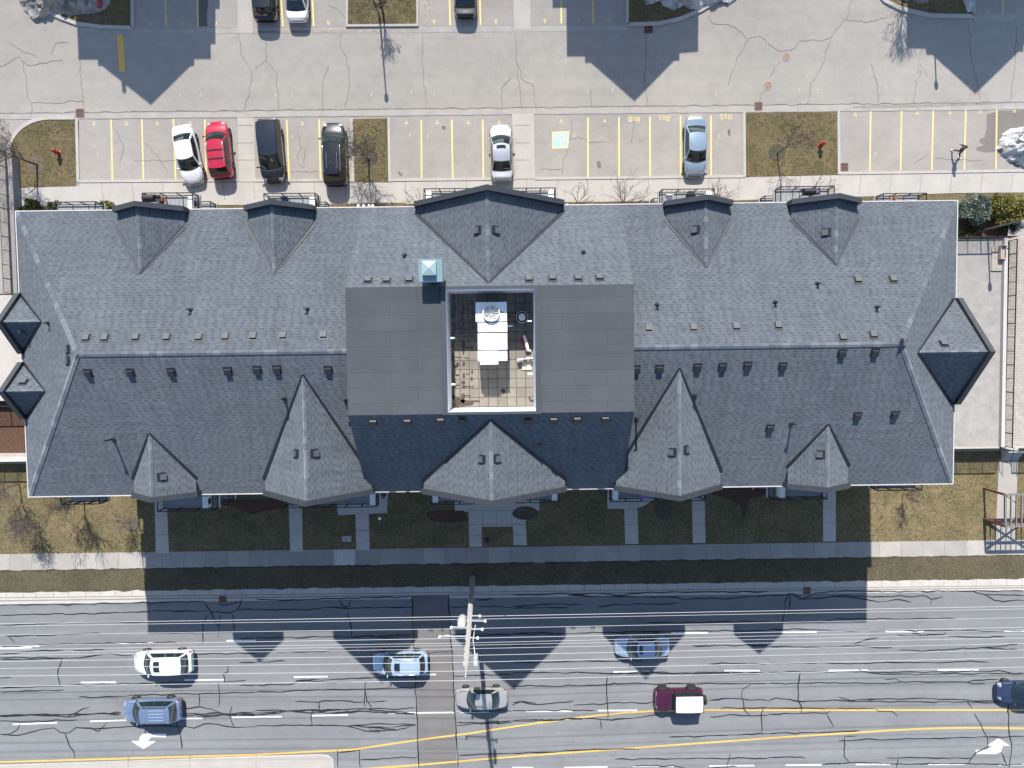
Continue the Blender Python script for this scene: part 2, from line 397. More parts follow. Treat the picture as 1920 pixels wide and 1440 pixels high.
def curb(name, pts, wd=0.16, h=0.13, m=None):
    mb = MB(); ps = [P(x, y) for x, y in pts]; n = len(ps); b = 0
    for i, p in enumerate(ps):
        t = (ps[min(i + 1, n - 1)] - ps[max(i - 1, 0)]).normalized(); nr = Vector((-t.y, t.x, 0))
        mb.v += [p - nr * wd / 2 + Vector((0, 0, -0.02)), p - nr * wd / 2 + Vector((0, 0, h)), p + nr * wd / 2 + Vector((0, 0, h)), p + nr * wd / 2 + Vector((0, 0, -0.02))]
    for i in range(n - 1):
        for j in range(3): mb.f.append([4*i + j, 4*i + j + 1, 4*i + 5 + j, 4*i + 4 + j]); mb.m.append(0)
    mb.f.append([0, 1, 2, 3][::-1]); mb.m.append(0); e = 4 * (n - 1); mb.f.append([e, e+1, e+2, e+3]); mb.m.append(0)
    bm = mb.build(name, m or M['conc']); return struct(bm)
def arc(cx, cy, rx, ry, a0, a1, n=10): return [(cx + rx * math.cos(R(a0 + (a1 - a0) * i / n)), cy - ry * math.sin(R(a0 + (a1 - a0) * i / n))) for i in range(n + 1)]
def lawn(name, pts, z=0.03, m=None): return poly(name, pts, z, m or M['grass'])
lawn('left_lawn', [(20, 352), (20, 285)] + arc(95, 285, 75, 61, 180, 90) + [(140, 224), (143, 349)], 0.012)
curb('lawn_curb', [(16, 300), (17, 282)] + arc(95, 285, 78, 64, 178, 92) + [(140, 221)], 0.3, 0.06)
curb('lawn_curb', [(144, 222), (147, 341)], 0.22, 0.06)
curb('stall_curb', [(147, 340), (446, 338)], 0.22, 0.05); curb('stall_curb', [(478, 338.5), (663, 338)], 0.22, 0.05); curb('stall_curb', [(728, 337.5), (966, 335)], 0.22, 0.05)
curb('stall_curb', [(1003, 335), (1397, 330.5)], 0.22, 0.05); curb('stall_curb', [(1575, 325), (2200, 316)], 0.22, 0.05)
lawn('island_lawn', [(662, 223), (726, 222), (728, 342), (665, 342)], 0.012); curb('island_curb', [(659, 223), (662, 341)], 0.22, 0.06); curb('island_curb', [(729, 222), (731, 341)], 0.22, 0.06)
lawn('hydrant_lawn', [(1398, 212), (1570, 209), (1571, 328), (1399, 332)], 0.012); curb('lawn_curb', [(1395, 211), (1396, 331)], 0.22, 0.06); curb('lawn_curb', [(1572, 208), (1573, 327)], 0.22, 0.06)
lawn('planting_strip', [(560, 383), (760, 380), (760, 420), (560, 420)], 0.012); lawn('planting_strip', [(1062, 379), (1215, 377), (1215, 420), (1062, 420)], 0.012)
lawn('planting_strip', [(1370, 376), (1430, 374), (1430, 420), (1370, 420)], 0.012)
lawn('planting_strip', [(1590, 369), (2000, 359), (2000, 420), (1590, 420)], 0.012); lawn('planting_strip', [(20, 386), (270, 385), (270, 430), (20, 430)], 0.012)
# upper row of stalls and its islands
poly('upper_stalls', [(250, -70), (1176, -70), (1176, 46), (700, 50), (252, 53)], -0.004, M['stall'])
poly('upper_stalls', [(1826, -70), (2300, -70), (2300, 24), (1826, 27)], -0.004, M['stall'])
polys('upper_gutter', [[(170, 46), (250, 54), (700, 50.5), (1176, 46.5), (1176, 58), (700, 61.5), (250, 63), (160, 57)], [(1826, 27), (2300, 23), (2300, 38), (1826, 41)]], 0.0, M['conc_dk'])
UI = [(-40, -80), (40, -40), (75, 8), (95, 27), (115, 36), (145, 47), (190, 52), (247, 52), (247, -80)]
lawn('upper_lawn', UI, 0.09); curb('upper_curb', [(30, -60), (72, 4), (94, 24), (115, 34), (145, 45), (190, 51), (249, 53)], 0.28, 0.14); curb('upper_curb', [(249, 53), (249, -80)], 0.22, 0.14)
lawn('upper_lawn', [(653, -80), (781, -80), (781, 46), (653, 47)], 0.10); curb('upper_curb', [(651, -80), (651, 49), (783, 48), (783, -80)], 0.24, 0.14)
lawn('upper_lawn', [(1178, -80), (1178, 45), (1235, 43), (1275, 34), (1312, 18), (1390, -30), (1450, -80)], 0.09)
curb('upper_curb', [(1176, -80), (1176, 47)], 0.22, 0.14); curb('upper_curb', [(1176, 47), (1235, 45), (1275, 36), (1313, 20), (1392, -28), (1450, -80)], 0.3, 0.14)
lawn('upper_lawn', [(1600, -80), (1660, 0), (1690, 14), (1745, 26), (1824, 28), (1824, -80)], 0.09)
curb('upper_curb', [(1600, -76), (1658, 2), (1688, 17), (1745, 30), (1826, 31)], 0.3, 0.14); curb('upper_curb', [(1825, 30), (1825, -80)], 0.22, 0.14)

# street side
def ragged(y0L, y0R, amp, x0=-300, x1=2250, step=9, seed=1):
    return [(x, yl(y0L, y0R, x) + amp * (mnoise.noise(Vector((x * 0.045, seed, 0))) + 0.7 * mnoise.noise(Vector((x * 0.16, seed, 3))))) for x in range(x0, x1, step)]
SLAB = [mat('concrete_walk_even', (0.335, 0.318, 0.294), .9, var=.1, scale=.7, bump=.1)] + [mat('concrete_walk_%s' % n_, tuple(c * k_ for c in (0.335, 0.318, 0.294)), .9, var=.12, scale=.8, bump=.1) for n_, k_ in (('grey', .90), ('pale', 1.06), ('worn', .95))]
mbs = MB(); rnd = random.Random(2)
for i in range(-9, 58):
    x0, x1 = 20 + i * 40.7, 20 + (i + 1) * 40.7; q = [P(x0, yl(1039, 1012, x0)), P(x1, yl(1039, 1012, x1)), P(x1, yl(1073, 1043, x1)), P(x0, yl(1073, 1043, x0))]; mbs.face([(p.x, p.y, 0) for p in q][::-1], rnd.choice(SLAB))
struct(mbs.build('street_sidewalk'))
poly('soil_edge', ragged(1069.5, 1040, 2.4, seed=31, step=6) + ragged(1076, 1046, .5, seed=33, step=20)[::-1], 0.010, mat('dark_soil_edge', (.06, .052, .04), 1, var=.4, scale=4))
mbj = MB()
for i in range(-3, 52):
    x = 20 + i * 40.7; xa = x + (950 - x) * 0.0; mbj.ribbon([P(x, yl(1039, 1012, x)), P(x + (950 - x) * -0.003, yl(1073, 1043, x))], 0.035, 0.006)
struct(mbj.build('sidewalk_joints', M['joint']))
poly('new_sidewalk_slab', [(626, 1030.5), (665.5, 1030), (666, 1060), (626.5, 1060.5)], 0.005, M['conc_lt'])
W_ = [[(290, 940), (313, 940), (317, 1037), (292, 1037)], [(541, 940), (566, 940), (568, 1034), (544, 1034)], [(666, 940), (691, 940), (693.5, 1031), (668, 1031)],
      [(632, 940), (726, 932), (726, 962), (634, 966)], [(710, 905), (728, 905), (726, 962), (708, 962)],
      [(878, 930), (985, 930), (986, 987), (879, 988)], [(879, 980), (903, 980), (904, 1025), (880, 1025)], [(961, 980), (986, 980), (988, 1022), (963, 1022)], [(852, 940), (1012, 938), (1011, 957), (853, 960)],
      [(1138, 905), (1160, 905), (1160, 954), (1139, 954)], [(1139, 935), (1230, 934), (1205, 950), (1180, 954), (1139, 954)], [(1170, 940), (1195, 940), (1197, 1020), (1172, 1020)],
      [(1297, 930), (1321, 930), (1323, 1018), (1299, 1018)], [(1543, 915), (1567, 915), (1567, 1015), (1543, 1015)]]
polys('garden_walk', W_, 0.004, M['conc'])
mbj = MB()
for x0, x1, ys in ((291, 316, (967, 1003)), (542, 567, (960, 996)), (667, 692, (964, 995)), (878, 986, (957, 984, 1004)), (1171, 1196, (956, 983)), (1298, 1322, (955, 984)), (1543, 1567, (951, 980))):
    for y in ys: mbj.ribbon([P(x0, y), P(x1, y - 0.5)], 0.03, 0.026)
for x in (905, 932, 960): mbj.ribbon([P(x, 958), P(x, 986)], 0.03, 0.026)
struct(mbj.build('walk_joints', M['joint']))
random.seed(5)
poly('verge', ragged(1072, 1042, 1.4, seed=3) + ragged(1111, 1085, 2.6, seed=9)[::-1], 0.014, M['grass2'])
polys('street_curb', [[(-300, 1107), (0, 1104), (1920, 1076), (2300, 1070), (2300, 1106), (1920, 1112), (0, 1136), (-300, 1140)]], 0.0, M['conc_dk'])
mbj = MB()
for ya, yb, wd in ((1121, 1098, 0.07), (1126.5, 1102, 0.1)):
    mbj.ribbon([P(x, yl(ya, yb, x) + 0.4 * mnoise.noise(Vector((x * .01, ya, 0)))) for x in range(-200, 2200, 30)], wd, 0.006)
for i in range(-2, 66):
    x = 12 + i * 29.3 + 5 * mnoise.noise(Vector((i * 0.7, 0, 0))); mbj.ribbon([P(x, yl(1107, 1082, x)), P(x, yl(1120, 1097, x))], 0.035, 0.006)
struct(mbj.build('curb_joints', M['joint']))
poly('road', [(-700, 1143), (0, 1133), (1920, 1108), (2600, 1099), (2600, 2400), (-700, 2400)], 0.004, M['road'])
poly('road_patch', [(771, 1117), (842, 1116), (848, 1240), (856, 1440), (862, 1700), (795, 1700), (786, 1440), (778, 1240)], 0.008, M['patch'])
poly('road_patch', [(634, 1410), (674, 1406), (676, 1470), (635, 1470)], 0.008, M['road'])
poly('wet_stain', [(1850, 214), (1875, 208), (1960, 205), (1960, 316), (1905, 313), (1880, 292), (1866, 285), (1848, 286), (1830, 282), (1832, 276), (1845, 272), (1836, 266), (1838, 260), (1846, 258), (1850, 240)], -0.003, mat('wet_asphalt', (0.15, 0.135, 0.122), 0.6, var=0.12, scale=2))
poly('gutter_stain', [(1600, 199), (1660, 196), (1740, 195.5), (1830, 192), (1900, 193), (1835, 197.5), (1700, 202), (1600, 203)], 0.004, mat('damp_concrete', (0.22, 0.2, 0.18), 0.8, var=0.25, scale=2))
M['damp2'] = mat('brown_damp_concrete', (.235, .21, .18), .85, var=.3, scale=2.5)
poly('gutter_stain', [(470, 57.5), (560, 57), (655, 55.5), (790, 55), (800, 58), (660, 60.5), (560, 62), (470, 62.5)], 0.003, M['damp2'])
poly('wet_stain', [(374, -30), (391, -30), (390, 8), (388, 30), (389, 49), (373, 50), (372, 30)], -0.001, mat('wet_strip', (.10, .096, .092), .6, var=.15, scale=2)); poly('wet_stain', [(798, -30), (808, -30), (809, 10), (804, 30), (802, 47), (795, 47), (794, 20)], -0.001, M['damp2'])
msc = MB()
for x0, L_ in ((480, ((127,610),(235,610),(742,610),(865,600),(1000,595),(1147,605),(990,865),(1105,875),(230,880),(300,150))), (960, ((485,585),(647,580),(752,590),(1313,600),(400,870),(1330,875))), (1440, ((200,580),(318,585),(690,990),(760,560))), (0, ((1160,610),(1290,610),(1398,403),(630,990),(600,940)))):
    for a, b_ in L_:
        for k in range(2): x, y = x0 + a / 3.43 + k * 1.3, b_ / 3.43; msc.ribbon([P(x, y - 4 + k), P(x - .6, y), P(x - 1, y + 4 + k)], [.03, .10, .02], 0.0035)
struct(msc.build('scuff_marks', mat('pale_scuff', (.52, .50, .47), .9, var=.2, scale=9)))
poly('oil_stain', [(748, 321), (752, 324), (755, 327), (754, 330), (749, 329), (746, 324)], -0.003, M['crack'])
poly('oil_stain', [(1120, 302), (1126, 303), (1127, 314), (1122, 316), (1119, 310)], -0.003, M['crack'])
poly('oil_stain', [(1364, 243), (1369, 242), (1370, 253), (1366, 256)], -0.003, M['crack'])
poly('oil_stain', arc(832, 239.5, 3.6, 4, 0, 340, 14), -0.003, M['crack'])
M['lawn_dirt'] = M['mulch']
# median island in the road
mbm = MB(); pts = [(-300, 1441), (0, 1433.5), (300, 1424), (480, 1417.5), (600, 1414), (616, 1416), (626, 1424), (628, 1440), (628, 1520), (-300, 1530)]
ps = [P(x, y) for x, y in pts]; mbm.face([(p.x, p.y, 0.14) for p in ps][::-1])
for i in range(len(ps)):
    a, b_ = ps[i], ps[(i + 1) % len(ps)]; mbm.face([(a.x, a.y, 0), (a.x, a.y, 0.14), (b_.x, b_.y, 0.14), (b_.x, b_.y, 0)])
struct(mbm.build('median_island', SLAB[0]))
mbj = MB()
for x in (240, 355, 480): mbj.ribbon([P(x, 1415, .14), P(x + 1, 1520, .14)], 0.04, 0.144)
struct(mbj.build('median_joints', M['joint']))

# loose tufts and dead leaves over the lawns
def inside(pt, pg):
    c = False; n = len(pg)
    for i in range(n):
        (xa, ya), (xb, yb) = pg[i], pg[(i + 1) % n]
        if (ya > pt[1]) != (yb > pt[1]) and pt[0] < (xb - xa) * (pt[1] - ya) / (yb - ya) + xa: c = not c
    return c
M['tuft_a'] = mat('straw_blades', (.27, .222, .14), 1.0, var=.2); M['tuft_b'] = mat('green_blades', (.12, .13, .05), 1.0, var=.3); M['tuft_d'] = mat('dull_blades', (.16, .14, .10), 1.0, var=.25); M['tuft_c'] = mat('dead_leaf', (.13, .085, .05), 1.0, var=.3)
LAWNS = [([(22, 348), (24, 285), (45, 245), (95, 226), (139, 226), (141, 348)], .012, 700), ([(664, 225), (724, 224), (726, 341), (667, 341)], .012, 420), ([(1400, 214), (1568, 211), (1569, 327), (1401, 331)], .012, 1100),
         ([(655, -10), (779, -10), (779, 44), (655, 45)], .10, 420), ([(-5, 905), (290, 925), (290, 1038), (-5, 1040)], -.03, 2600), ([(318, 945), (878, 930), (878, 1026), (318, 1034)], -.03, 2400), ([(988, 930), (1540, 915), (1540, 1016), (988, 1022)], -.03, 2300),
         ([(1569, 912), (1866, 890), (1866, 1014), (1569, 1015)], -.03, 2300), ([(0, 1075), (1920, 1045), (1920, 1083), (0, 1109)], .014, 2600), ([(145, 20), (245, 20), (245, 48), (190, 48), (145, 44)], .09, 150), ([(1182, 0), (1300, 0), (1270, 32), (1182, 42)], .09, 220)]
mtf = MB(); rnd = random.Random(77)
for pg, z, n in LAWNS:
    xs = [p[0] for p in pg]; ys = [p[1] for p in pg]; k = 0
    while k < n:
        x, y = rnd.uniform(min(xs), max(xs)), rnd.uniform(min(ys), max(ys))
        if not inside((x, y), pg): continue
        k += 1.6
        if any(inside((x, y), w_) for w_ in W_): continue
        if mnoise.noise(Vector((x * .02, y * .02, 3))) < -.25: continue
        p = P(x, y); p.z = z; a = rnd.uniform(0, 6.28); L = rnd.uniform(.06, .17); dv = Vector((math.cos(a), math.sin(a), 0)); sv = Vector((-dv.y, dv.x, 0)); u = rnd.random()
        if u < .12: m_ = M['tuft_c']; mtf.face([p + sv * -.05 + Vector((0, 0, .02)), p + dv * .1 + Vector((0, 0, .035)), p + sv * .05 + Vector((0, 0, .02)), p - dv * .07 + Vector((0, 0, .03))], m_); continue
        m_ = M['tuft_b'] if u > .62 else (M['tuft_a'] if z < .014 else M['tuft_d'])
        for q in range(3):
            b_ = a + q * 2.1; dv = Vector((math.cos(b_), math.sin(b_), 0)); sv = Vector((-dv.y, dv.x, 0)) * .022
            mtf.face([p - sv, p + sv, p + dv * L * .7 + sv * .6 + Vector((0, 0, L * .5)), p + dv * L * .9 + Vector((0, 0, L * .45))], m_)
struct(mtf.build('grass_tufts'), 'stuff')

# ---------------- markings
mw = MB(); Z5 = {5: 0, 6: 480, 7: 960, 8: 1440}
def rc(r, pts): return [(Z5[r] + x / 3.79, 1060 + y / 3.79) for x, y in pts]
DASH = {5: [(0,580,280,573),(810,555,1090,551),(1610,535,1819,533),(575,832,825,830),(1310,815,1590,812),(90,1130,405,1118),(640,1108,900,1100),(1290,1090,1440,1087),(1650,1080,1819,1078)],
 6: [(270,793,510,790),(950,778,1280,775),(0,1077,185,1075),(395,1068,655,1063),(940,1050,1140,1048),(1145,1048,1410,1045),(1420,1043,1660,1040),(1340,500,1380,499)],
 7: [(100,1037,430,1035),(610,1032,890,1030),(720,757,980,753),(1510,748,1760,748),(1130,481,1390,478),(0,1437,150,1437),(370,1437,680,1432),(860,1428,1150,1428),(1400,1425,1720,1422)],
 8: [(90,475,345,473),(835,470,1105,468),(1680,466,1819,466),(430,747,710,745),(1205,743,1495,742),(125,1420,380,1417),(625,1415,870,1413),(1140,1414,1400,1412),(1640,1416,1819,1416)]}
for r, L_ in DASH.items():
    for x0, y0, x1, y1 in L_: mw.ribbon([P(*q) for q in rc(r, [(x0, y0), (x1, y1)])], 0.13, 0.012)
for x in range(-330, 0, 107): mw.ribbon([P(x, 1215.5), P(x + 68, 1214)], 0.13, 0.012)
A1 = rc(5, [(1180,1195),(1180,1222),(1075,1220),(1050,1248),(1110,1248),(1020,1306),(930,1247),(988,1246),(995,1218),(1015,1197)])
A2 = rc(8, [(1475,1311),(1548,1311),(1595,1283),(1553,1281),(1635,1228),(1722,1283),(1668,1282),(1655,1322),(1622,1340),(1475,1340)])
for A in (A1, A2):
    ps = [P(*q) for q in A]
    if sum(ps[i].x * ps[(i+1) % len(ps)].y - ps[(i+1) % len(ps)].x * ps[i].y for i in range(len(ps))) < 0: ps.reverse()
    mw.face([(p.x, p.y, 0.012) for p in ps])
struct(mw.build('white_lane_markings', M['white_paint']))
my = MB()
Y1 = rc(5, [(-900,1425),(0,1398),(1819,1345)]) + rc(6, [(300,1329),(700,1308),(1150,1240),(1500,1196)]) + rc(7, [(0,1147),(300,1104),(600,1066),(800,1048),(1000,1036),(1400,1029)]) + rc(8, [(0,1028),(1819,1028),(2600,1030)])
Y2 = rc(6, [(300,1480),(850,1440),(1150,1418)]) + rc(7, [(0,1360),(900,1295)]) + rc(8, [(0,1228),(600,1190),(850,1173),(1100,1161),(1300,1155),(1500,1154),(1819,1158),(2600,1168)])
for Y in (Y1, Y2): my.ribbon([P(*q) for q in Y], 0.15, 0.012)
struct(my.build('yellow_lane_markings', M['yellow_paint']))
ms = MB()
SL = [(208.5,224.5,210.8,338),(266,224,269,338),(325,223.5,329.5,338),(384,224,387,337),(537.5,225,542.5,338),(598.5,224,601,338),(790,225,790.5,336),(847,224,849,336),(905,224,906.5,335),(1102.3,220,1102.6,332),(1160.5,219,1160.8,331),(1218.5,218,1219,330),(1276,217,1276.3,330),(1333,216,1333.5,329),(1632.5,208,1631,321),(1690.5,208,1688.5,320),(1750,207,1747,319),(1811,205,1808,318),(1869,204,1867.5,317),(1928,203,1926,316)]
for a, b_, c, d_ in SL: ms.ribbon([P(a, b_), P(c, d_)], 0.13, 0.002)
for a, b_, c, d_ in [(309,-20,311.5,50),(369,-20,371.5,50),(526,-20,530.5,49),(585,-20,588,49),(842.5,-20,844,47),(899.5,-20,901,47),(1052,-20,1052.5,44),(1111.5,-20,1112,44),(1881.5,-20,1880,26)]: ms.ribbon([P(a, b_), P(c, d_)], 0.13, 0.002)
mbar = MB(); mbar.ribbon([P(225, 65), P(229, 135)], 0.50, 0.0005); struct(mbar.build('yellow_stop_bar', M['yellow_paint']))
GL = {'V': [[(0, 1), (.5, 0), (1, 1)]], 'R': [[(0, 0), (0, 1), (.7, 1), (.95, .85), (.95, .62), (.7, .5), (0, .5)], [(.45, .5), (1, 0)]], '1': [[(.15, .8), (.5, 1), (.5, 0)], [(.1, 0), (.9, 0)]],
      '0': [[(.2, 0), (0, .25), (0, .75), (.2, 1), (.8, 1), (1, .75), (1, .25), (.8, 0), (.2, 0)]], '2': [[(0, .8), (.2, 1), (.8, 1), (1, .75), (.9, .55), (0, 0), (1, 0)]], '3': [[(0, .9), (.3, 1), (.8, 1), (1, .75), (.8, .52), (.4, .52)], [(.8, .52), (1, .25), (.8, 0), (.3, 0), (0, .1)]]}
def word(txt, px, py, wd, ht, sp, flip, z=0.002):
    c = P(px, py); n = len(txt); tot = n * wd + (n - 1) * sp
    for i, ch in enumerate(txt):
        for st in GL[ch]:
            pts = []
            for u, v in st:
                x = -tot / 2 + i * (wd + sp) + u * wd; y = (v - 0.5) * ht
                if flip: x, y = -x, -y
                pts.append((c.x + x, c.y + y))
            ms.ribbon(pts, 0.075, z)
for x, y in ((176,231),(237,231),(295,231),(357,231),(567,231),(608,231),(762,229),(820,229),(878,229),(936,229),(1052,227),(1134,226),(1604,214),(1720,212),(1781,211),(1838,209),(1902,207)): word('V', x, y, 0.2, 0.36, 0, True)
for x, y in ((283,46),(342,46),(404,45),(498,44),(557,44),(616,43),(814,41),(871,41),(930,41),(1022,39),(1085,38),(1140,38),(1853,22),(1910,20)): word('V', x, y, 0.2, 0.36, 0, False)
for t, x, y in (('R10',1189,223.5),('R11',1245,222),('R12',1303,220.5),('R13',1361,219)): word(t, x, y, 0.23, 0.36, 0.09, True)
sq = [P(1035, 247), P(1067, 246), P(1066.5, 278), P(1035.5, 279)]
struct(ms.build('yellow_stall_markings', M['yellow_stall']))
def inset(q, k): c = sum(q, Vector()) / 4; return [c + (p - c) * k for p in q]
mq = MB(); mq.face([(p.x, p.y, 0.0) for p in sq][::-1]); struct(mq.build('accessible_border', M['yellow_stall']))
mq = MB(); mq.face([(p.x, p.y, 0.004) for p in inset(sq, 0.82)][::-1]); struct(mq.build('accessible_square', M['blue_paint']))
mq = MB(); cc = P(1051, 262.5)
def loc(u, v): return (cc.x + u, cc.y + v)
mq.ribbon([loc(0.05 + 0.33 * math.cos(R(a)), 0.12 + 0.30 * math.sin(R(a))) for a in range(-75, 175, 12)], 0.13, 0.008)
mq.ribbon([loc(0.06, -0.50), loc(0.06, -0.36)], 0.2, 0.0083); mq.ribbon([loc(0.05, -0.33), loc(0.03, 0.02), loc(-0.24, 0.04), loc(-0.36, 0.36), loc(-0.50, 0.30)], 0.13, 0.0086); mq.ribbon([loc(0.05, -0.16), loc(-0.22, -0.14)], 0.10, 0.0089)
struct(mq.build('accessible_symbol', M['white_paint']))

# ---------------- tar seals and cracks
TAR = {5: '''0,285 400,278 900,268 1450,255;0,355 700,340 1075,330;0,430 360,410 850,402 1050,407;40,500 280,497 720,483;60,505 105,555;0,575 450,562 830,552 1250,548;0,632 300,605 450,603;520,602 745,598;0,668 250,665 440,658 560,655 790,630 900,642 940,640;0,655 430,655;440,660 430,700 412,740 415,800 430,858;0,800 80,795;0,870 500,852 1000,838 1400,828;0,898 455,884;560,935 850,930 1280,913 1819,905;0,1070 300,1065 560,1055 860,1050;0,1075 250,1062 500,1075 700,1050 860,1062;0,1064 300,1058 620,1062 860,1045;0,1105 200,1110 545,1098;0,1200 130,1208 300,1165 380,1155 430,1188 490,1188 540,1153 650,1158 700,1180 760,1118;60,1198 120,1165 145,1120;460,1190 490,1290 520,1320 535,1372;660,1160 850,1150 1050,1140 1200,1140 1380,1155 1450,1125 1550,1130 1650,1150 1819,1145;470,1082 540,1050 580,1020 635,1010;1250,1100 1275,1190 1295,1305;1310,1018 1430,1003 1500,1020 1600,1060 1819,1040;1310,1055 1560,1050 1819,1055;1400,1075 1640,1060 1819,1070;1300,1065 1819,1062;1415,905 1418,1000;1550,830 1560,930 1555,1005;1650,995 1630,1070 1670,1155;1620,705 1618,755 1590,770 1598,835;1700,690 1819,688;1700,852 1819,850;1600,825 1750,815;1390,630 1819,622;1150,478 1400,475;1450,258 1500,340 1550,430 1555,500;1570,345 1555,440;1490,330 1640,335 1690,310 1720,235;1440,555 1445,410 1475,350;1650,345 1665,465;1080,323 1480,325;1545,265 1580,285 1640,270 1720,250;1690,315 1819,312;1700,525 1819,522''',
6: '''0,240 200,245 600,235 1100,220;0,312 300,318 560,300 800,300 1110,300;590,238 610,290 640,300 660,290 675,240;650,340 672,400 678,500;0,515 400,510 1100,505;680,510 1000,495 1110,490;0,610 350,615 700,600 830,600;0,685 210,680;0,850 260,845 300,825 680,830;280,820 850,798 1130,795;0,900 500,885 1130,868;780,820 775,880 770,960 775,1015;775,880 785,960 820,1000 810,1035;275,968 440,970 480,960 600,958 740,972 930,962;450,975 450,1040;0,1050 200,1035 500,1035 740,1015 850,1030 1130,1050;0,1062 250,1040 500,1050 700,1035 900,1045 1130,1055;0,1065 60,1060 180,1035;0,1030 300,1030 700,1022;540,1052 700,1040 850,1040 1130,1058;700,1020 1000,1020 1135,1012;405,1030 390,1090 400,1125;0,1140 380,1135 700,1140 850,1125 1140,1130;380,1130 650,1140 800,1180 1000,1170 1090,1150;750,1150 900,1150 1140,1138;800,1160 850,1185 920,1170;690,1140 800,1152 1000,1165;740,1380 1150,1360;580,1305 585,1440;585,1330 735,1315 742,1440;1105,225 1120,500 1135,900 1145,1130 1160,1440;1368,215 1390,600 1410,950 1435,1440;1370,295 1440,300 1500,290 1560,285;1570,295 1720,290 1819,300;1380,500 1819,495;1390,490 1819,488;1400,590 1819,585;1230,625 1390,615;1400,785 1819,775;1425,1115 1600,1118 1819,1105;1425,1135 1819,1115;1440,1350 1819,1335;1560,245 1640,242 1690,232;1400,1040 1819,1035''',
7: '''0,205 200,208 390,200 420,218 1190,225;400,215 600,195 740,215 900,195 1200,190 1819,188;1170,228 1220,240 1400,235 1600,232 1819,215;0,295 180,278 220,275 490,280;0,303 400,300;600,290 850,275 1120,275 1180,265;0,485 250,475 370,488;0,490 370,485;370,485 600,478 1200,465 1819,465;960,405 1300,405 1819,400;0,568 210,563;1280,570 1500,568 1819,570;0,690 420,685 930,678;1400,700 1560,695 1819,698;0,765 300,762 480,760 720,770 940,755 1200,765 1500,760 1819,765;480,765 1200,770 1819,768;0,858 400,855 900,840 1200,843 1819,840;675,780 675,980 680,1090;0,995 60,970 180,990 350,975 440,962;0,975 80,965 170,980;440,995 560,985 680,980 760,975 950,978 1010,965;0,1032 300,1030 590,1028;0,1100 100,1090 250,1105 450,1085 680,1095 900,1080 1040,1060;0,1110 120,1105 300,1095 500,1095;630,1095 635,1165;1110,1220 1400,1212 1819,1195;1405,1075 1600,1065 1700,1070 1819,1065;1480,1015 1819,1010;1700,845 1640,880 1630,930 1650,1020 1690,1065;1400,960 1550,945 1700,955 1819,960;1775,1190 1772,1060 1790,1005;0,1335 300,1325 500,1310 870,1302 900,1310;730,1378 1100,1375 1350,1370 1819,1370;860,1425 1150,1422 1230,1438;1550,1335 1525,1440;1390,1440 1600,1425''',
8: '''0,213 180,205 250,240 330,200 450,185 900,185 1450,183 1819,182;160,200 230,240 340,238 480,218 640,230 780,258 900,243 1020,262;430,222 540,213 700,222 1120,218 1160,240 1240,225;1160,240 1158,285;1450,183 1540,210 1610,250 1819,252;1540,205 1819,215;120,300 125,250 150,195;150,320 150,240 160,195;105,460 105,380 120,300;0,402 200,405 400,400 470,388;470,378 900,380 1330,376;0,455 700,462 1819,463;920,492 1060,505 1120,495 1250,490 1270,470;1020,483 1090,495;1280,503 1560,508 1680,508;0,578 200,580 480,582 640,570 780,585 880,583;610,558 700,525 785,510;930,600 1060,608 1300,595 1540,585 1780,560;1540,588 1780,600;0,698 300,692 640,698 820,690 1200,692 1370,682 1565,688;0,758 650,755 720,765 1050,775 1819,765;640,740 720,762 1650,752 1760,770;0,840 400,835 850,838 950,828 1400,828 1460,842 1545,842;830,812 900,808 950,828;1410,830 1460,815 1560,810 1640,812;230,760 210,880 215,960 240,1000 235,1050;0,965 60,945 250,965 500,960 700,952 1100,945 1300,955 1640,965;500,935 640,970 760,955;560,965 900,968 1640,975;0,1012 400,1018 760,1018;0,1060 200,1052 415,1048 440,1035;415,1050 465,1145;765,1020 790,1038 885,1035 925,1073;1410,965 1450,1015;1465,1050 1560,1225 1565,1290 1480,1330 1420,1410;1710,985 1712,1200 1735,1290 1710,1440;0,1195 400,1185 650,1175;500,1245 1000,1232 1819,1215;540,1218 620,1215;540,1220 542,1360 580,1400 500,1415;0,1365 80,1360 265,1370;840,1365 1200,1370 1450,1370;925,1372 910,1440;380,1415 540,1405 600,1400 1000,1412 1420,1410 1819,1418;1660,1330 1700,1420'''}
def wob(pts, amp, step, seed):
    out = []; s = 0
    for i in range(len(pts) - 1):
        a, b_ = Vector(pts[i]).to_3d(), Vector(pts[i + 1]).to_3d(); n = max(1, int((b_ - a).length / step))
        for k in range(n): out.append(a.lerp(b_, k / n))
    out.append(Vector(pts[-1]).to_3d()); res = []
    for i, p in enumerate(out):
        t = out[min(i + 1, len(out) - 1)] - out[max(i - 1, 0)]
        t = t.normalized() if t.length > 0 else Vector((1, 0, 0)); nr = Vector((-t.y, t.x, 0))
        e = 0 if i in (0, len(out) - 1) else amp * (mnoise.noise(Vector((i * 0.35, seed * 7.3, 0))) + 0.5 * mnoise.noise(Vector((i * 1.1, seed * 3.1, 5))))
        res.append(p + nr * e)
    return res
mt = MB(); sd = 0
for r, s_ in TAR.items():
    for ln in s_.split(';'):
        pts = [tuple(map(float, q.split(','))) for q in ln.split()]; sd += 1
        wp = wob([P(*q) for q in rc(r, pts)], 0.10, 0.35, sd)
        ww = [0.090 + 0.075 * mnoise.noise(Vector((i * 0.22, sd, 9))) for i in range(len(wp))]
        ww[0] = ww[-1] = 0.04
        mt.ribbon(wp, ww, 0.0155 + 0.0004 * (sd % 5))
struct(mt.build('tar_seals', M['tar']))
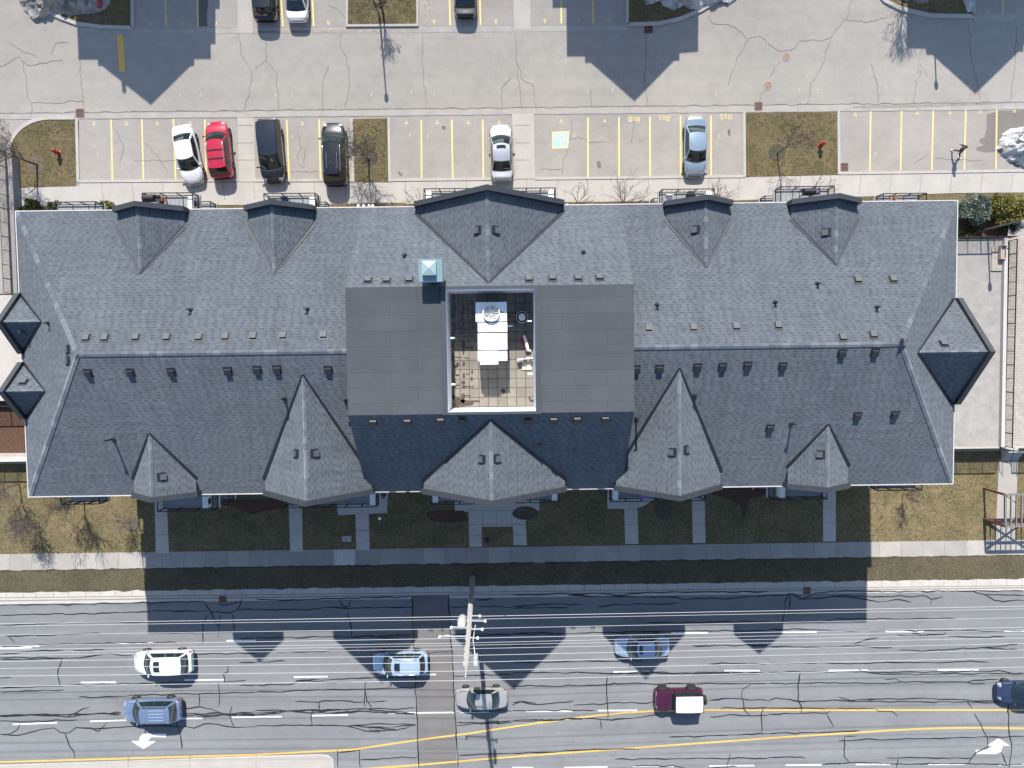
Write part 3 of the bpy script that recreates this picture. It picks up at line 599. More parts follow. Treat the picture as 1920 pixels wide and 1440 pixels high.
CR = {0: '60,270 160,340 230,360;150,400 175,620 205,680 205,750;0,430 120,370 180,420 400,385;205,660 540,655;510,380 530,600 540,700;1530,210 1545,350 1620,470 1600,620 1570,715;330,350 360,280 430,270;720,780 800,960 770,1040;860,1030 1130,1030;930,920 1000,1000 1080,1100;1420,715 1560,720',
      480: '60,250 65,390 130,470 150,715;0,440 60,390;540,215 545,290 600,440 600,550 570,690;470,420 430,520 430,715;1075,215 1070,500 1095,580 1090,700;1640,500 1585,560 1580,710;270,860 290,940 270,990 275,1060 310,1080 315,960 290,950;220,1105 400,1100;460,30 530,60 570,120',
      960: '20,210 30,400 60,690;25,370 60,500 140,560 155,710;855,210 870,290 850,400 865,690;1265,100 1290,150 1430,170 1515,260 1430,420 1390,550;1640,270 1590,230 1515,250;385,770 390,850 370,900;370,900 430,880 490,915 600,915;365,920 350,1000 330,1020 325,1120;780,780 770,930;180,1090 320,1090;1630,580 1590,650;510,580 510,690',
      1440: '0,280 70,330 150,320 210,270 400,250 510,110 545,0;400,260 350,420 280,540 250,670;75,400 10,490;500,125 640,140 770,110;1290,160 1315,400 1350,560 1365,640;1600,170 1590,400 1560,640;665,410 710,560 710,650;950,520 940,660;1020,1000 940,1055;1080,1020 1380,1030'}
mc = MB()
for x0, s_ in CR.items():
    for ln in s_.split(';'):
        sd += 1; pts = [(x0 + float(q.split(',')[0]) / 3.43, float(q.split(',')[1]) / 3.43) for q in ln.split()]
        wp = wob([P(*q) for q in pts], 0.16, 0.25, sd); mc.ribbon(wp, [0.032 + 0.02 * mnoise.noise(Vector((i * 0.3, sd, 2))) for i in range(len(wp))], 0.0025 + 0.0003 * (sd % 4))
wp = wob([P(x, yl(212.5, 191.5, x)) for x in range(-100, 2100, 100)], 0.12, 0.3, 77); mc.ribbon(wp, 0.06, 0.005)
wp = wob([P(x, yl(225, 205.5, x)) for x in range(150, 2100, 100)], 0.05, 0.3, 78); mc.ribbon(wp, 0.035, 0.005)
struct(mc.build('pavement_cracks', M['crack']))

# ================================================================== the apartment building
XW, XE, YN, YS, ZE = -32.14, 30.05, 9.52, -9.37, 13.06
YR = (YN + YS) / 2; TANM = 0.503
ZR = ZE + (YN - YR) * TANM                       # main ridge
XRW, XRE = -25.70, 23.85                          # ends of the ridge
FXW, FXE, FYN, FYS = -9.52, 7.62, 3.84, -3.76     # the flat middle
ZF = ZR + 0.31
bld = thing('apartment_building', 'long apartment building with grey shingled hip roof, gabled dormers and a flat membrane middle', 'building', (-1.0, 0.0, 0.0))
nN = Vector((0, TANM, 1)).normalized(); nS = Vector((0, -TANM, 1)).normalized()
TW = (ZR - ZE) / (XRW - XW); TE = (ZR - ZE) / (XE - XRE)
nW = Vector((-TW, 0, 1)).normalized(); nE = Vector((TE, 0, 1)).normalized()
TC = (ZF - ZE) / (YN - FYN)
nCN = Vector((0, TC, 1)).normalized(); TCS = (ZF - ZE) / (FYS - YS); nCS = Vector((0, -TCS, 1)).normalized()
PL = {'N': (Vector((0, YN, ZE)), nN), 'S': (Vector((0, YS, ZE)), nS), 'W': (Vector((XW, 0, ZE)), nW), 'E': (Vector((XE, 0, ZE)), nE), 'CN': (Vector((0, YN, ZE)), nCN), 'CS': (Vector((0, YS, ZE)), nCS), 'F': (Vector((0, 0, ZF)), Vector((0, 0, 1)))}
def on(pl, px, py): return Pplane(px, py, *PL[pl])

# walls
OV = 0.45
mb = MB()
x0, x1, y0, y1 = XW + OV, XE - OV, YS + OV, YN - OV
c4 = [(x0, y0), (x1, y0), (x1, y1), (x0, y1)]
for i in range(4):
    a, b_ = c4[i], c4[(i + 1) % 4]; mb.face([(a[0], a[1], -0.02), (b_[0], b_[1], -0.02), (b_[0], b_[1], ZE - 0.1), (a[0], a[1], ZE - 0.1)])
mb.build('wall', M['brick'], bld)
mb = MB()
mb.face([(XW, YN, ZE - .12), (XE, YN, ZE - .12), (XE, YS, ZE - .12), (XW, YS, ZE - .12)])
mb.build('soffit', M['fascia'], bld)
# main roof
mb = MB()
A, B, C_, D_ = (XW, YN, ZE), (XE, YN, ZE), (XE, YS, ZE), (XW, YS, ZE); Rw, Re = (XRW, YR, ZR), (XRE, YR, ZR)
def zN(y): return ZE + (YN - y) * TANM
def zS(y): return ZE + (y - YS) * TANM
mb.face([A, D_, Rw])                                           # west hip
mb.face([C_, B, Re])
mb.face([A, Rw, (FXW, YR, ZR), (FXW, YN, ZE)]); mb.face([(FXE, YN, ZE), (FXE, YR, ZR), Re, B])
mb.face([Rw, D_, (FXW, YS, ZE), (FXW, YR, ZR)]); mb.face([(FXE, YR, ZR), (FXE, YS, ZE), C_, Re])
mb.face([(FXW, YN, ZE), (FXW, FYN, ZF), (FXE, FYN, ZF), (FXE, YN, ZE)])
mb.face([(FXW, FYS, ZF), (FXW, YS, ZE), (FXE, YS, ZE), (FXE, FYS, ZF)])
mb.build('roof', M['shingle'], bld, uv=True)
for X in (FXW, FXE):                                           # cheeks of the steeper middle, facing away from the middle
    mb = MB(); mb.face([(X, YN, ZE), (X, FYN, ZF), (X, FYS, ZF), (X, YS, ZE), (X, YR, ZE)])
    mb.build('roof_cheek', M['fascia'], bld)
# gutters
mb = MB(); g = 0.07
for a, b_ in (((XW - g, YN + g/2, ZE - .02), (XE + g, YN + g/2, ZE - .02)), ((XW - g, YS - g/2, ZE - .02), (XE + g, YS - g/2, ZE - .02)), ((XW - g/2, YS, ZE - .02), (XW - g/2, YN, ZE - .02)), ((XE + g/2, YS, ZE - .02), (XE + g/2, YN, ZE - .02))):
    mb.bar(a, b_, g, 0.10)
mb.build('gutter', M['gutter'], bld)
# ridge caps
def cap(name, pts, na, nb, wd=0.17, parent=bld, seed=0):
    """shingle strip folded over a ridge: overlapping pieces with planes falling to both sides"""
    a, b_ = Vector(pts[0]), Vector(pts[1]); L = (b_ - a).length; t = (b_ - a) / L; n = max(2, int(L / 0.42)); mb = MB(); rnd = random.Random(seed + int(L * 100))
    sa = t.cross(na); sb = t.cross(nb)
    if (sa - sb).length < 1e-6: return
    def down(nv):
        s_ = t.cross(nv).normalized()
        return s_ if s_.z < 0 or (abs(s_.z) < 1e-6) else -s_
    da, db = down(na), down(nb)
    for i in range(n):
        p = a + t * L * i / n; q = a + t * L * (i + 1.12) / n; up = Vector((0, 0, 0.03)); k = rnd.choice([M['cap'], M['cap2'], M['cap3'], M['cap']])
        u0, u1 = up * 0.8, up * 1.3
        mb.face([p + u0, p + da * wd + u0, q + da * wd + u1, q + u1], k); mb.face([p + u0, q + u1, q + db * wd + u1, p + db * wd + u0], k)
    return mb.build(name, None, parent)
M['cap2'] = mat('ridge_shingles_light', (0.150, 0.168, 0.187), 0.9, var=0.1, scale=2); M['cap3'] = mat('ridge_shingles_blue', (0.095, 0.112, 0.135), 0.9, var=0.1, scale=2)
cap('ridge_cap', (Rw, (FXW, YR, ZR)), nN, nS); cap('ridge_cap', ((FXE, YR, ZR), Re), nN, nS)
cap('ridge_cap', (A, Rw), nN, nW, 0.2); cap('ridge_cap', (D_, Rw), nS, nW, 0.2); cap('ridge_cap', (B, Re), nN, nE, 0.2); cap('ridge_cap', (C_, Re), nS, nE, 0.2)

# flat middle with the sunken plant well
w0, w1 = P(838, 656, ZF), P(1003.5, 656, ZF); wy1, wy0 = P(920, 542.5, ZF).y, P(920, 771.5, ZF).y
WX0, WX1, WY0, WY1 = w0.x, w1.x, wy0, wy1; ZW = 15.0
mb = MB(); cr = 0.06
def fz(y): return ZF + cr * (1 - abs(y - YR) / 3.8)
o_ = [FXW, WX0, WX1, FXE]
for xa, xb, ya, yb in ((FXW, WX0, YR, FYN), (FXW, WX0, FYS, YR), (WX1, FXE, YR, FYN), (WX1, FXE, FYS, YR)):
    mb.face([(xa, ya, fz(ya)), (xb, ya, fz(ya)), (xb, yb, fz(yb)), (xa, yb, fz(yb))])
if WY1 < FYN: mb.face([(WX0, WY1, ZF), (WX1, WY1, ZF), (WX1, FYN, ZF), (WX0, FYN, ZF)])
if WY0 > FYS: mb.face([(WX0, FYS, ZF), (WX1, FYS, ZF), (WX1, WY0, ZF), (WX0, WY0, ZF)])
mb.build('flat_roof', M['membrane'], bld, uv=True)
mb = MB(); q = [(WX0, WY0), (WX1, WY0), (WX1, WY1), (WX0, WY1)]
for i in range(4):
    a, b_ = q[i], q[(i + 1) % 4]; mb.face([(a[0], a[1], ZW - .05), (a[0], a[1], ZF + .1), (b_[0], b_[1], ZF + .1), (b_[0], b_[1], ZW - .05)])
mb.build('well_wall', M['white_wall'], bld)
mb = MB(); cw = 0.30; zc = ZF + 0.14
for xa, xb, ya, yb in ((WX0 - cw, WX1 + cw, WY1 + .003, WY1 + .16), (WX0 - cw, WX1 + cw, WY0 - .16, WY0 - .003), (WX0 - cw, WX0 - .003, WY0 - .003, WY1 + .003), (WX1 + .003, WX1 + cw, WY0 - .003, WY1 + .003)):
    mb.box((xa, ya, ZF - 0.3), (xb, yb, zc))
mb.build('well_coping', M['fascia'], bld)
mb = MB(); mb.face([(WX0, WY0, ZW), (WX1, WY0, ZW), (WX1, WY1, ZW), (WX0, WY1, ZW)]); mb.build('well_floor', M['paver'], bld)
mb = MB()
M['puddle'] = mat('wet_grime', (0.075, 0.058, 0.042), 0.25, spec=0.5, var=0.4, scale=3)
rnd = random.Random(4)
fl = lambda px, py: P(px, py, ZW)
for px, py, rx, ry in [(a_ + rnd.uniform(-1.5, 1.5), b2_ + rnd.uniform(-3, 3), c2_ * rnd.uniform(.7, 1.3), d2_ * rnd.uniform(.6, 1.4)) for a_, b2_, c2_, d2_ in [(868 + 0.5 * rnd.uniform(-1, 1), y, rnd.uniform(2.0, 4.2), rnd.uniform(3.5, 8)) for y in range(560, 762, 12)] + [(850.5, y, 3.2, 8) for y in range(560, 760, 11)] + [(885.5, y, rnd.uniform(1.4, 2.6), rnd.uniform(3, 7)) for y in range(570, 760, 14)] + [(x, y, rnd.uniform(5, 9), rnd.uniform(.9, 1.8)) for y in (582, 599, 617, 634, 651, 669, 686, 704, 722, 740) for x in (858, 876)] + [(870, 757, 16, 5), (858, 752, 8, 8), (890, 750, 10, 2.5)] if rnd.random() < .85]:
    pts = []
    for k in range(14):
        g_ = 2 * math.pi * k / 14; e = 1 + 0.35 * mnoise.noise(Vector((math.cos(g_) * 1.4, math.sin(g_) * 1.4, px * .3 + py)))
        p = fl(px + rx * e * math.cos(g_), py + ry * e * math.sin(g_)); pts.append((min(max(p.x, WX0 + .01), WX1 - .01), min(max(p.y, WY0 + .01), WY1 - .01), ZW + 0.004 + 0.0004 * (int(px * 7 + py) % 9)))
    mb.face(pts[::-1]); mb.build('well_floor_stain', M['puddle'], bld); mb = MB()
for px, py in ((843, 634), (844.5, 721), (997, 602), (998.5, 701)):
    p = P(px, py, 16.6); mb = MB(); mb.tube([(p.x, p.y, p.z), (p.x + (0.22 if px < 900 else -0.22), p.y, p.z), (p.x + (0.26 if px < 900 else -0.26), p.y, p.z - .2)], 0.06, 8); mb.build('overflow_spout', M['whitebox'], bld, 60)

# ---- dormers
def dormer(side, ridge_px, back_px, e1, e2, zr, proj=-0.28, par=0.22, drop=0.0):
    """gabled dormer: ridge column, apex where it meets the roof, the two lower valley ends (pixels)"""
    pl = {'N': 'N', 'S': 'S', 'W': 'W', 'E': 'E', 'CN': 'CN', 'CS': 'CS'}[side]
    p0, n = PL[pl]; ap = on(pl, *back_px); v1, v2 = on(pl, *e1), on(pl, *e2)
    if side in ('N', 'CN'): out, eave, ax = Vector((0, 1, 0)), YN, 0
    elif side in ('S', 'CS'): out, eave, ax = Vector((0, -1, 0)), YS, 0
    elif side == 'W': out, eave, ax = Vector((-1, 0, 0)), XW, 1
    else: out, eave, ax = Vector((1, 0, 0)), XE, 1
    zr = ap.z
    ze = (v1.z + v2.z) / 2 - drop
    lat = [v1[ax], v2[ax]]; lat.sort(); mid = ap[ax]
    k = 1 - ax
    front = eave + proj * out[k]
    def pt(l, dd, z):
        q = Vector((0, 0, z)); q[ax] = l; q[k] = dd; return q
    tan = {'N': TANM, 'S': TANM, 'W': TW, 'E': TE, 'CN': TC, 'CS': TCS}[side]
    se = (ze - ZE) / tan
    de = eave - out[k] * se
    Rf, Rb = pt(mid, front, zr), pt(mid, ap[k], zr)
    L0f, L1f, L0b, L1b = pt(lat[0], front, ze), pt(lat[1], front, ze), pt(lat[0], de, ze), pt(lat[1], de, ze)
    mb = MB()
    def tri(f):
        a, b_, c = [Vector(x) for x in f[:3]]
        return f if (b_ - a).cross(c - a).z > 0 else f[::-1]
    mb.face(tri([Rb, Rf, L0f, L0b])); mb.face(tri([Rb, Rf, L1f, L1b]))
    d = mb.build('dormer', M['shingle'], bld, uv=True)
    # side cheeks below the little eaves, and the gable wall
    mb = MB()
    for l, f, b_ in ((lat[0], L0f, L0b), (lat[1], L1f, L1b)): mb.face([f, b_, pt(l, front, ZE - .1)])
    mb.face([L0f, Rf, L1f, pt(lat[1], front, ZE - 1.2), pt(lat[0], front, ZE - 1.2)])
    mb.build('gable_wall', M['fascia'], d)
    # raised gable coping
    mb = MB(); th = 0.32
    for l0, z0, l1, z1 in ((lat[0] - .12, ze - .05, mid, zr), (mid, zr, lat[1] + .12, ze - .05)):
        vs = []
        for l, z in ((l0, z0), (l1, z1)):
            for dd in (front + out[k] * 0.02 - out[k] * 0.02, front + out[k] * th):
                vs += [pt(l, dd, z - 0.45), pt(l, dd, z + par)]
        mb.add(vs, [(0,1,3,2),(4,6,7,5),(1,5,7,3),(0,2,6,4),(0,4,5,1),(2,3,7,6)])
    mb.build('gable_coping', M['fascia_top'], d)
    # valley flashing
    mb = MB()
    for q in (L0b, L1b):
        a, b_ = Rb + Vector((0, 0, .015)), q + Vector((0, 0, .015)); s_ = (b_ - a).normalized().cross(n).normalized()
        if (q - Rb).dot(s_) * 0 + (s_[ax]) * (q[ax] - mid) < 0: s_ = -s_
        a2 = a + n * 0.03; b2 = b_ + n * 0.03
        mb.face([a2, b2, b2 + s_ * 0.20, a2 + s_ * 0.07]); mb.face([a2, b2, b2 - s_ * 0.02 + Vector((0, 0, .05)), a2 - s_ * 0.02 + Vector((0, 0, .05))])
    mb.build('valley_flashing', M['flash'], d)
    na = (Vector(L0f) - Rf).cross(Rb - Rf); nb = (Vector(L1f) - Rf).cross(Rb - Rf)
    na = na.normalized() * (1 if na.z > 0 else -1); nb = nb.normalized() * (1 if nb.z > 0 else -1)
    cap('ridge_cap', (Rf, Rb - (Rb - Rf).normalized() * -0.1), na, nb, 0.17, d)
    info = {'a': (Rf, na if (L0f[ax] < L1f[ax]) else nb), 'b': (Rf, nb)}
    return d, {'lo': (Rf.copy(), na), 'hi': (Rf.copy(), nb)}
M['fascia_top'] = mat('gable_coping_metal', (0.034, 0.039, 0.047), 0.55, metal=0.0, var=0.12, scale=1.5)
DS1 = dormer('S', None, (280, 812), (250, 897), (368, 899), 15.3)
DS2 = dormer('S', None, (568, 702), (495, 890), (698, 905), 17.1)
DS3 = dormer('CS', None, (920, 786), (794, 903), (1059, 899), 17.7)
DS4 = dormer('S', None, (1274, 690), (1155, 890), (1351, 881), 17.1)
DS5 = dormer('S', None, (1553, 795), (1477, 876), (1590, 874), 15.3)
DN1 = dormer('N', None, (263, 513), (221, 424), (346, 424), 15.3, -0.26, 0.45)
DN2 = dormer('N', None, (514, 513), (465, 422), (587, 421), 15.3, -0.26, 0.45)
DN3 = dormer('CN', None, (916, 530), (782, 391), (1055, 404), 17.7, -0.10, 0.45)
DN4 = dormer('N', None, (1324, 501), (1249, 412), (1368, 410), 15.3, -0.26, 0.45)
DN5 = dormer('N', None, (1567, 496), (1484, 411), (1607, 408), 15.3, -0.26, 0.45)
DW1 = dormer('W', None, (78, 603), (45, 552), (50, 660), 14.7, -0.16, .3, .38)
DW2 = dormer('W', None, (85, 733), (51, 682), (57, 783), 14.7, -0.16, .3, .38)
DE1 = dormer('E', None, (1720, 661), (1783, 562), (1783, 755), 16.2, -0.12, .3, .15)

# ---- roof vents and pipes
def roof_vent(p, n):
    t = Vector((0, 0, 1)).cross(n)
    if t.length < 0.05: t = Vector((1, 0, 0))
    t.normalize(); up = n.cross(t).normalized()
    Mx = Matrix((t, up, n)).transposed().to_4x4(); Mx.translation = p
    mb = MB(); a, b_, h = 0.20, 0.21, 0.13
    mb.box((-.28, -.20, 0.0), (.28, .34, 0.02), M['vent'], Mx)
    vs = [Mx @ Vector(q) for q in ((-a,-b_,.02),(a,-b_,.02),(a,b_,.02),(-a,b_,.02),(-a*.92,-b_*1.0,h),(a*.92,-b_*1.0,h),(a*.92,b_*.85,h),(-a*.92,b_*.85,h))]
    mb.add(vs, [(0,1,5,4),(1,2,6,5),(2,3,7,6),(3,0,4,7)], M['vent'])
    mb.face([vs[4], vs[5], vs[6], vs[7]], M['vent_top_lit'] if n.y > .1 or abs(n.x) > .1 else M['vent'])  # south-facing lids black, the others paler: sun and shade painted into the colour
    mb.build('roof_vent', None, bld)
M['vent_top_lit'] = mat('sunlit_vent_lid', (0.085, 0.092, 0.10), 0.6, spec=0.2, var=0.1)
VN = {'N': [(162,633),(197,633),(255,632),(313,632),(373,632),(423,631),(475,630),(531,629),(607,628),(1216,615),(1300,614),(1380,612),(1459,610),(1580,632),(1637,627),(1608,524),(1674,523)],
      'S': [(166,701),(245,700),(322,699),(428,697),(483,695),(520,694),(616,695),(1192,694),(1236,693),(1307,690),(1354,689),(1401,687),(1467,688),(1578,664),(1640,662),(1443,804),(1607,781),(1677,779)],
      'W': [(127,655),(127,676)], 'E': [(1693,643)], 'CN': [(690,525),(725,525),(767,524),(992,523),(1036,521),(1084,521),(1124,520)], 'CS': [(700,792),(764,791),(826,789),(867,788),(990,789),(1038,788),(1082,787),(1135,786)]}
for k_, L_ in VN.items():
    for px, py in L_: roof_vent(on(k_, px, py), PL[k_][1])
for D, side, px, py in ((DN3,'lo',895,432),(DN3,'hi',930,432),(DN4,'lo',1303,431),(DN5,'lo',1548,436),(DS2,'lo',555,850),(DS2,'hi',591,850),(DS3,'lo',903,861),(DS3,'hi',932,860),(DS4,'lo',1260,848),(DS4,'hi',1287,843),(DS1,'hi',305,894),(DS5,'lo',1538,852),(DE1,'hi',1769,644),(DW2,'hi',45,716)):
    p0, n = D[1][side]; roof_vent(Pplane(px, py, p0, n), n)
def pipe(p, h=0.45, r=0.06):
    mb = MB(); mb.tube([p - Vector((0, 0, .1)), p + Vector((0, 0, h))], r, 8); mb.lathe([(r * 1.3, 0), (r * 2.6, 0.0), (r * 1.2, 0.1)], 10, None, Matrix.Translation(p + Vector((0, 0, .02))))
    mb.tube([p + Vector((0, 0, h - .08)), p + Vector((-.16, 0.02, h - .05))], r * .8, 8)
    mb.build('vent_pipe', M['vent'], bld, 50)
for k_, px, py, h in (('N',358,581,.45),('N',577,580,.45),('CN',759,479,.3),('CN',1094,473,.3),('N',1232,572,.45),('N',1532,532,.45),('N',1453,567,.45),('N',1643,576,.45),('W',92,606,.4),('S',213,823,1.0),('S',534,747,.7),('S',649,750,.7),('CS',746,848,.2),('CS',1014,834,.2),('S',1193,784,1.2),('S',1303,741,.5),('S',1483,794,.8)):
    pipe(on(k_, px, py), h)
p0, n = DW1[1]['lo']; pipe(Pplane(44, 622, p0, n), .35)

# ---- balconies
def balcony(xa, xb, ya, yb, z, north, screen=None, n_post=3):
    """slab with a metal railing; yb is the wall side"""
    sg = 1 if ya > yb else -1
    mb = MB(); mb.box((xa, min(ya, yb), z - 0.24), (xb, max(ya, yb), z)); o = mb.build('balcony', M['slab'], bld)
    mb = MB(); mb.face([(xa + .08, min(ya, yb) + (.08 if sg < 0 else 0.0), z + .004), (xb - .08, min(ya, yb) + (.08 if sg < 0 else 0.0), z + .004), (xb - .08, max(ya, yb) - (.08 if sg > 0 else 0), z + .004), (xa + .08, max(ya, yb) - (.08 if sg > 0 else 0), z + .004)])
    mb.build('deck', M['deck'], o)
    mb = MB(); zt = z + 1.08; yo = ya - sg * .06; xA, xB = xa + .06, xb - .06
    for zz in (zt, z + .12):
        mb.bar((xA, yo, zz), (xB, yo, zz), .055); mb.bar((xA, yb, zz), (xA, yo, zz), .055); mb.bar((xB, yb, zz), (xB, yo, zz), .055)
    for i in range(n_post + 1):
        x = lerp(xA, xB, i / n_post); mb.bar((x, yo, z), (x, yo, zt), .06, up=Vector((0, 1, 0)))
    n = max(3, int(abs(yo - yb) / .22))
    for i in range(n):
        y = lerp(yb, yo, (i + .5) / n)
        for x in (xA, xB): mb.bar((x, y, z + .12), (x, y, zt), .022, up=Vector((0, 1, 0)))
    n = int((xB - xA) / .30)
    for i in range(n):
        x = lerp(xA, xB, (i + .5) / n); mb.bar((x, yo, z + .12), (x, yo, zt), .016, up=Vector((0, 1, 0)))
    mb.build('railing', M['black'], o)
    xm = (xa + xb) / 2; mb = MB(); mb.box((xm - .95, yb - .03, z + .05), (xm + .95, yb + .03, z + 2.15)); mb.build('door', M['glass'], o)
    mb = MB()
    for x in (xm - .98, xm, xm + .98): mb.box((x - .04, yb - .05, z + .02), (x + .04, yb + .05, z + 2.2))
    mb.box((xm - 1.02, yb - .05, z + 2.15), (xm + 1.02, yb + .05, z + 2.23)); mb.build('door_frame', M['fascia'], o)
    return o
ZB = 8.9
WN, WS = YN - OV, YS + OV
NB = [(88, 180, 377), (265, 362, 360), (493, 592, 361), (793, 882, 352), (958, 1043, 351), (1240, 1341, 353), (1462, 1566, 348), (1655, 1739, 361)]
SB = [(113, 188, 947), (294, 400, 960), (529, 707, 953), (806, 890, 947), (966, 1050, 944), (1145, 1322, 941), (1449, 1552, 938), (1645, 1730, 921)]
BAL = {}
for i, (a, b_, y) in enumerate(NB):
    p, q = P(a, y, ZB + 1.08), P(b_, y, ZB + 1.08); yy = (p.y + q.y) / 2
    for z in (ZB, ZB - 3.0, ZB - 6.0): BAL['N', i, z] = (p.x, q.x, yy, WN, z); balcony(p.x, q.x, yy, WN, z, True)
for i, (a, b_, y) in enumerate(SB):
    p, q = P(a, y, ZB + 1.08), P(b_, y, ZB + 1.08); yy = (p.y + q.y) / 2
    for z in (ZB, ZB - 3.0, ZB - 6.0): BAL['S', i, z] = (p.x, q.x, yy, WS, z); balcony(p.x, q.x, yy, WS, z, False, n_post=3 if (q.x - p.x) < 5 else 6)
for yw, xs in ((WN, (-25.5, -20.0, -9.5, -4.0, 4.2, 9.6, 17.2, 26.6)), (WS, (-29.5, -18.4, -9.0, -3.6, 1.9, 7.2, 17.8, 27.0))):
    for x in xs:
        for z in (.9, 3.9, 6.9, 9.9):
            mb = MB(); mb.box((x - .6, yw - .02, z), (x + .6, yw + .02, z + 1.4)); f = mb.build('window', M['glass'], bld); mb = MB()
            for a, b_ in (((x - .64, yw, z), (x - .64, yw, z + 1.4)), ((x + .64, yw, z), (x + .64, yw, z + 1.4)), ((x - .68, yw, z - .04), (x + .68, yw, z - .04)), ((x - .68, yw, z + 1.44), (x + .68, yw, z + 1.44)), ((x, yw, z), (x, yw, z + 1.4))): mb.bar(a, b_, .08, .08, up=Vector((0, 1, 0)))
            mb.build('frame', M['slab'], f)
# downpipes: white pipes at the eaves
for px, py in ((672, 388), (682, 388), (692, 388), (699, 388), (1055, 386), (1063, 387), (1060, 911), (712, 919), (783, 918)):
    p = P(px, py, 12.6); sg = 1 if py < 600 else -1; mb = MB(); mb.tube([(p.x, p.y - .2 * sg, 12.7), (p.x, p.y + .10 * sg, 12.66), (p.x, p.y + .12 * sg, 12.3), (p.x, p.y - .2 * sg, 12.0)], 0.07, 8); mb.build('downpipe', M['whitebox'], bld, 60)

# ================================================================== plant in the roof well
def rtu():
    c = P(921, 626, 16.9); t = thing('rooftop_unit', 'white rooftop air unit with round fan in the roof well', 'air unit', (c.x, c.y, ZW))
    mb = MB(); zt = 17.0
    def bx(x0, y0, x1, y1, za, zb, ins=0): 
        p, q = P(x0, y1, zb), P(x1, y0, zb); mb.box((p.x, p.y, za), (q.x, q.y, zb))
    bx(892, 566, 950, 604, ZW + .2, zt + .02); mb.build('fan_section', M['whitebox'], t)
    mb = MB(); bx(896, 604.4, 951, 624, ZW + .2, zt); mb.build('filter_section', M['whitebox'], t)
    mb = MB(); bx(896, 624.4, 951, 656, ZW + .2, zt); mb.build('coil_section', mat('grey_enamel', (.66, .67, .67), .5, var=.06, scale=3), t)
    mb = MB(); bx(896, 656.4, 951, 677, ZW + .2, zt - .10); mb.build('duct_section', M['whitebox'], t)
    mb = MB(); p, q = P(900, 684, zt - .1), P(934, 657, zt + .15)
    mb.add([(p.x, p.y, zt - .55), (q.x, p.y, zt - .55), (q.x, q.y, zt - .55), (p.x, q.y, zt - .55), (p.x, p.y, zt - .12), (q.x, p.y, zt - .12), (q.x, q.y - .1, zt + .14), (p.x, q.y - .1, zt + .14)], [(0,3,2,1),(4,5,6,7),(0,1,5,4),(1,2,6,5),(2,3,7,6),(3,0,4,7)])
    mb.build('intake_hood', M['whitebox'], t)
    mb = MB(); a, b_ = P(892, 604.3, zt + .1), P(951, 603.7, zt + .1); mb.box((a.x, a.y - .0, zt), (b_.x, a.y + .045, zt + .024)); a, b_ = P(896, 624.3, zt), P(951, 623, zt); mb.box((a.x, a.y, zt + .001), (b_.x, a.y + .05, zt + .012)); mb.build('seam', M['trim'], t)
    fc = P(921, 586.5, zt + .2); mb = MB(); mb.lathe([(.52, zt + .02), (.52, zt + .22), (.47, zt + .22), (.47, zt + .025)], 28, None, Matrix.Translation((fc.x, fc.y, 0))); f = mb.build('fan_shroud', M['whitebox'], t, 40)
    mb = MB()
    for i in range(6):
        g_ = i * math.pi / 3 + .3; dx, dy = math.cos(g_), math.sin(g_)
        mb.face([(fc.x + .06 * dx, fc.y + .06 * dy, zt + .10), (fc.x + .42 * dx - .13 * dy, fc.y + .42 * dy + .13 * dx, zt + .08), (fc.x + .44 * dx + .13 * dy, fc.y + .44 * dy - .13 * dx, zt + .13)])
    mb.build('fan_blades', mat('fan_grey', (.5, .49, .47), .5), t)
    mb = MB()
    for r in (.12, .2, .28, .36, .44): mb.tube([(fc.x + r * math.cos(2 * math.pi * k / 28), fc.y + r * math.sin(2 * math.pi * k / 28), zt + .225) for k in range(29)], .008, 4)
    for k in range(8): mb.bar((fc.x, fc.y, zt + .225), (fc.x + .5 * math.cos(k * math.pi / 4), fc.y + .5 * math.sin(k * math.pi / 4), zt + .225), .012)
    mb.build('fan_guard', M['rim'], t)
    mb = MB(); p = P(934, 583, zt + .04); q = P(944, 586, zt + .04); mb.bar(p, q, .04, .03); mb.build('handle', M['trim'], t)
    mb = MB(); p = P(950, 611, 16.2); mb.tube([p, p + Vector((.32, 0, 0)), p + Vector((.34, 0, -.15))], .055, 8); mb.build('pipe_stub', M['whitebox'], t, 50)
rtu()
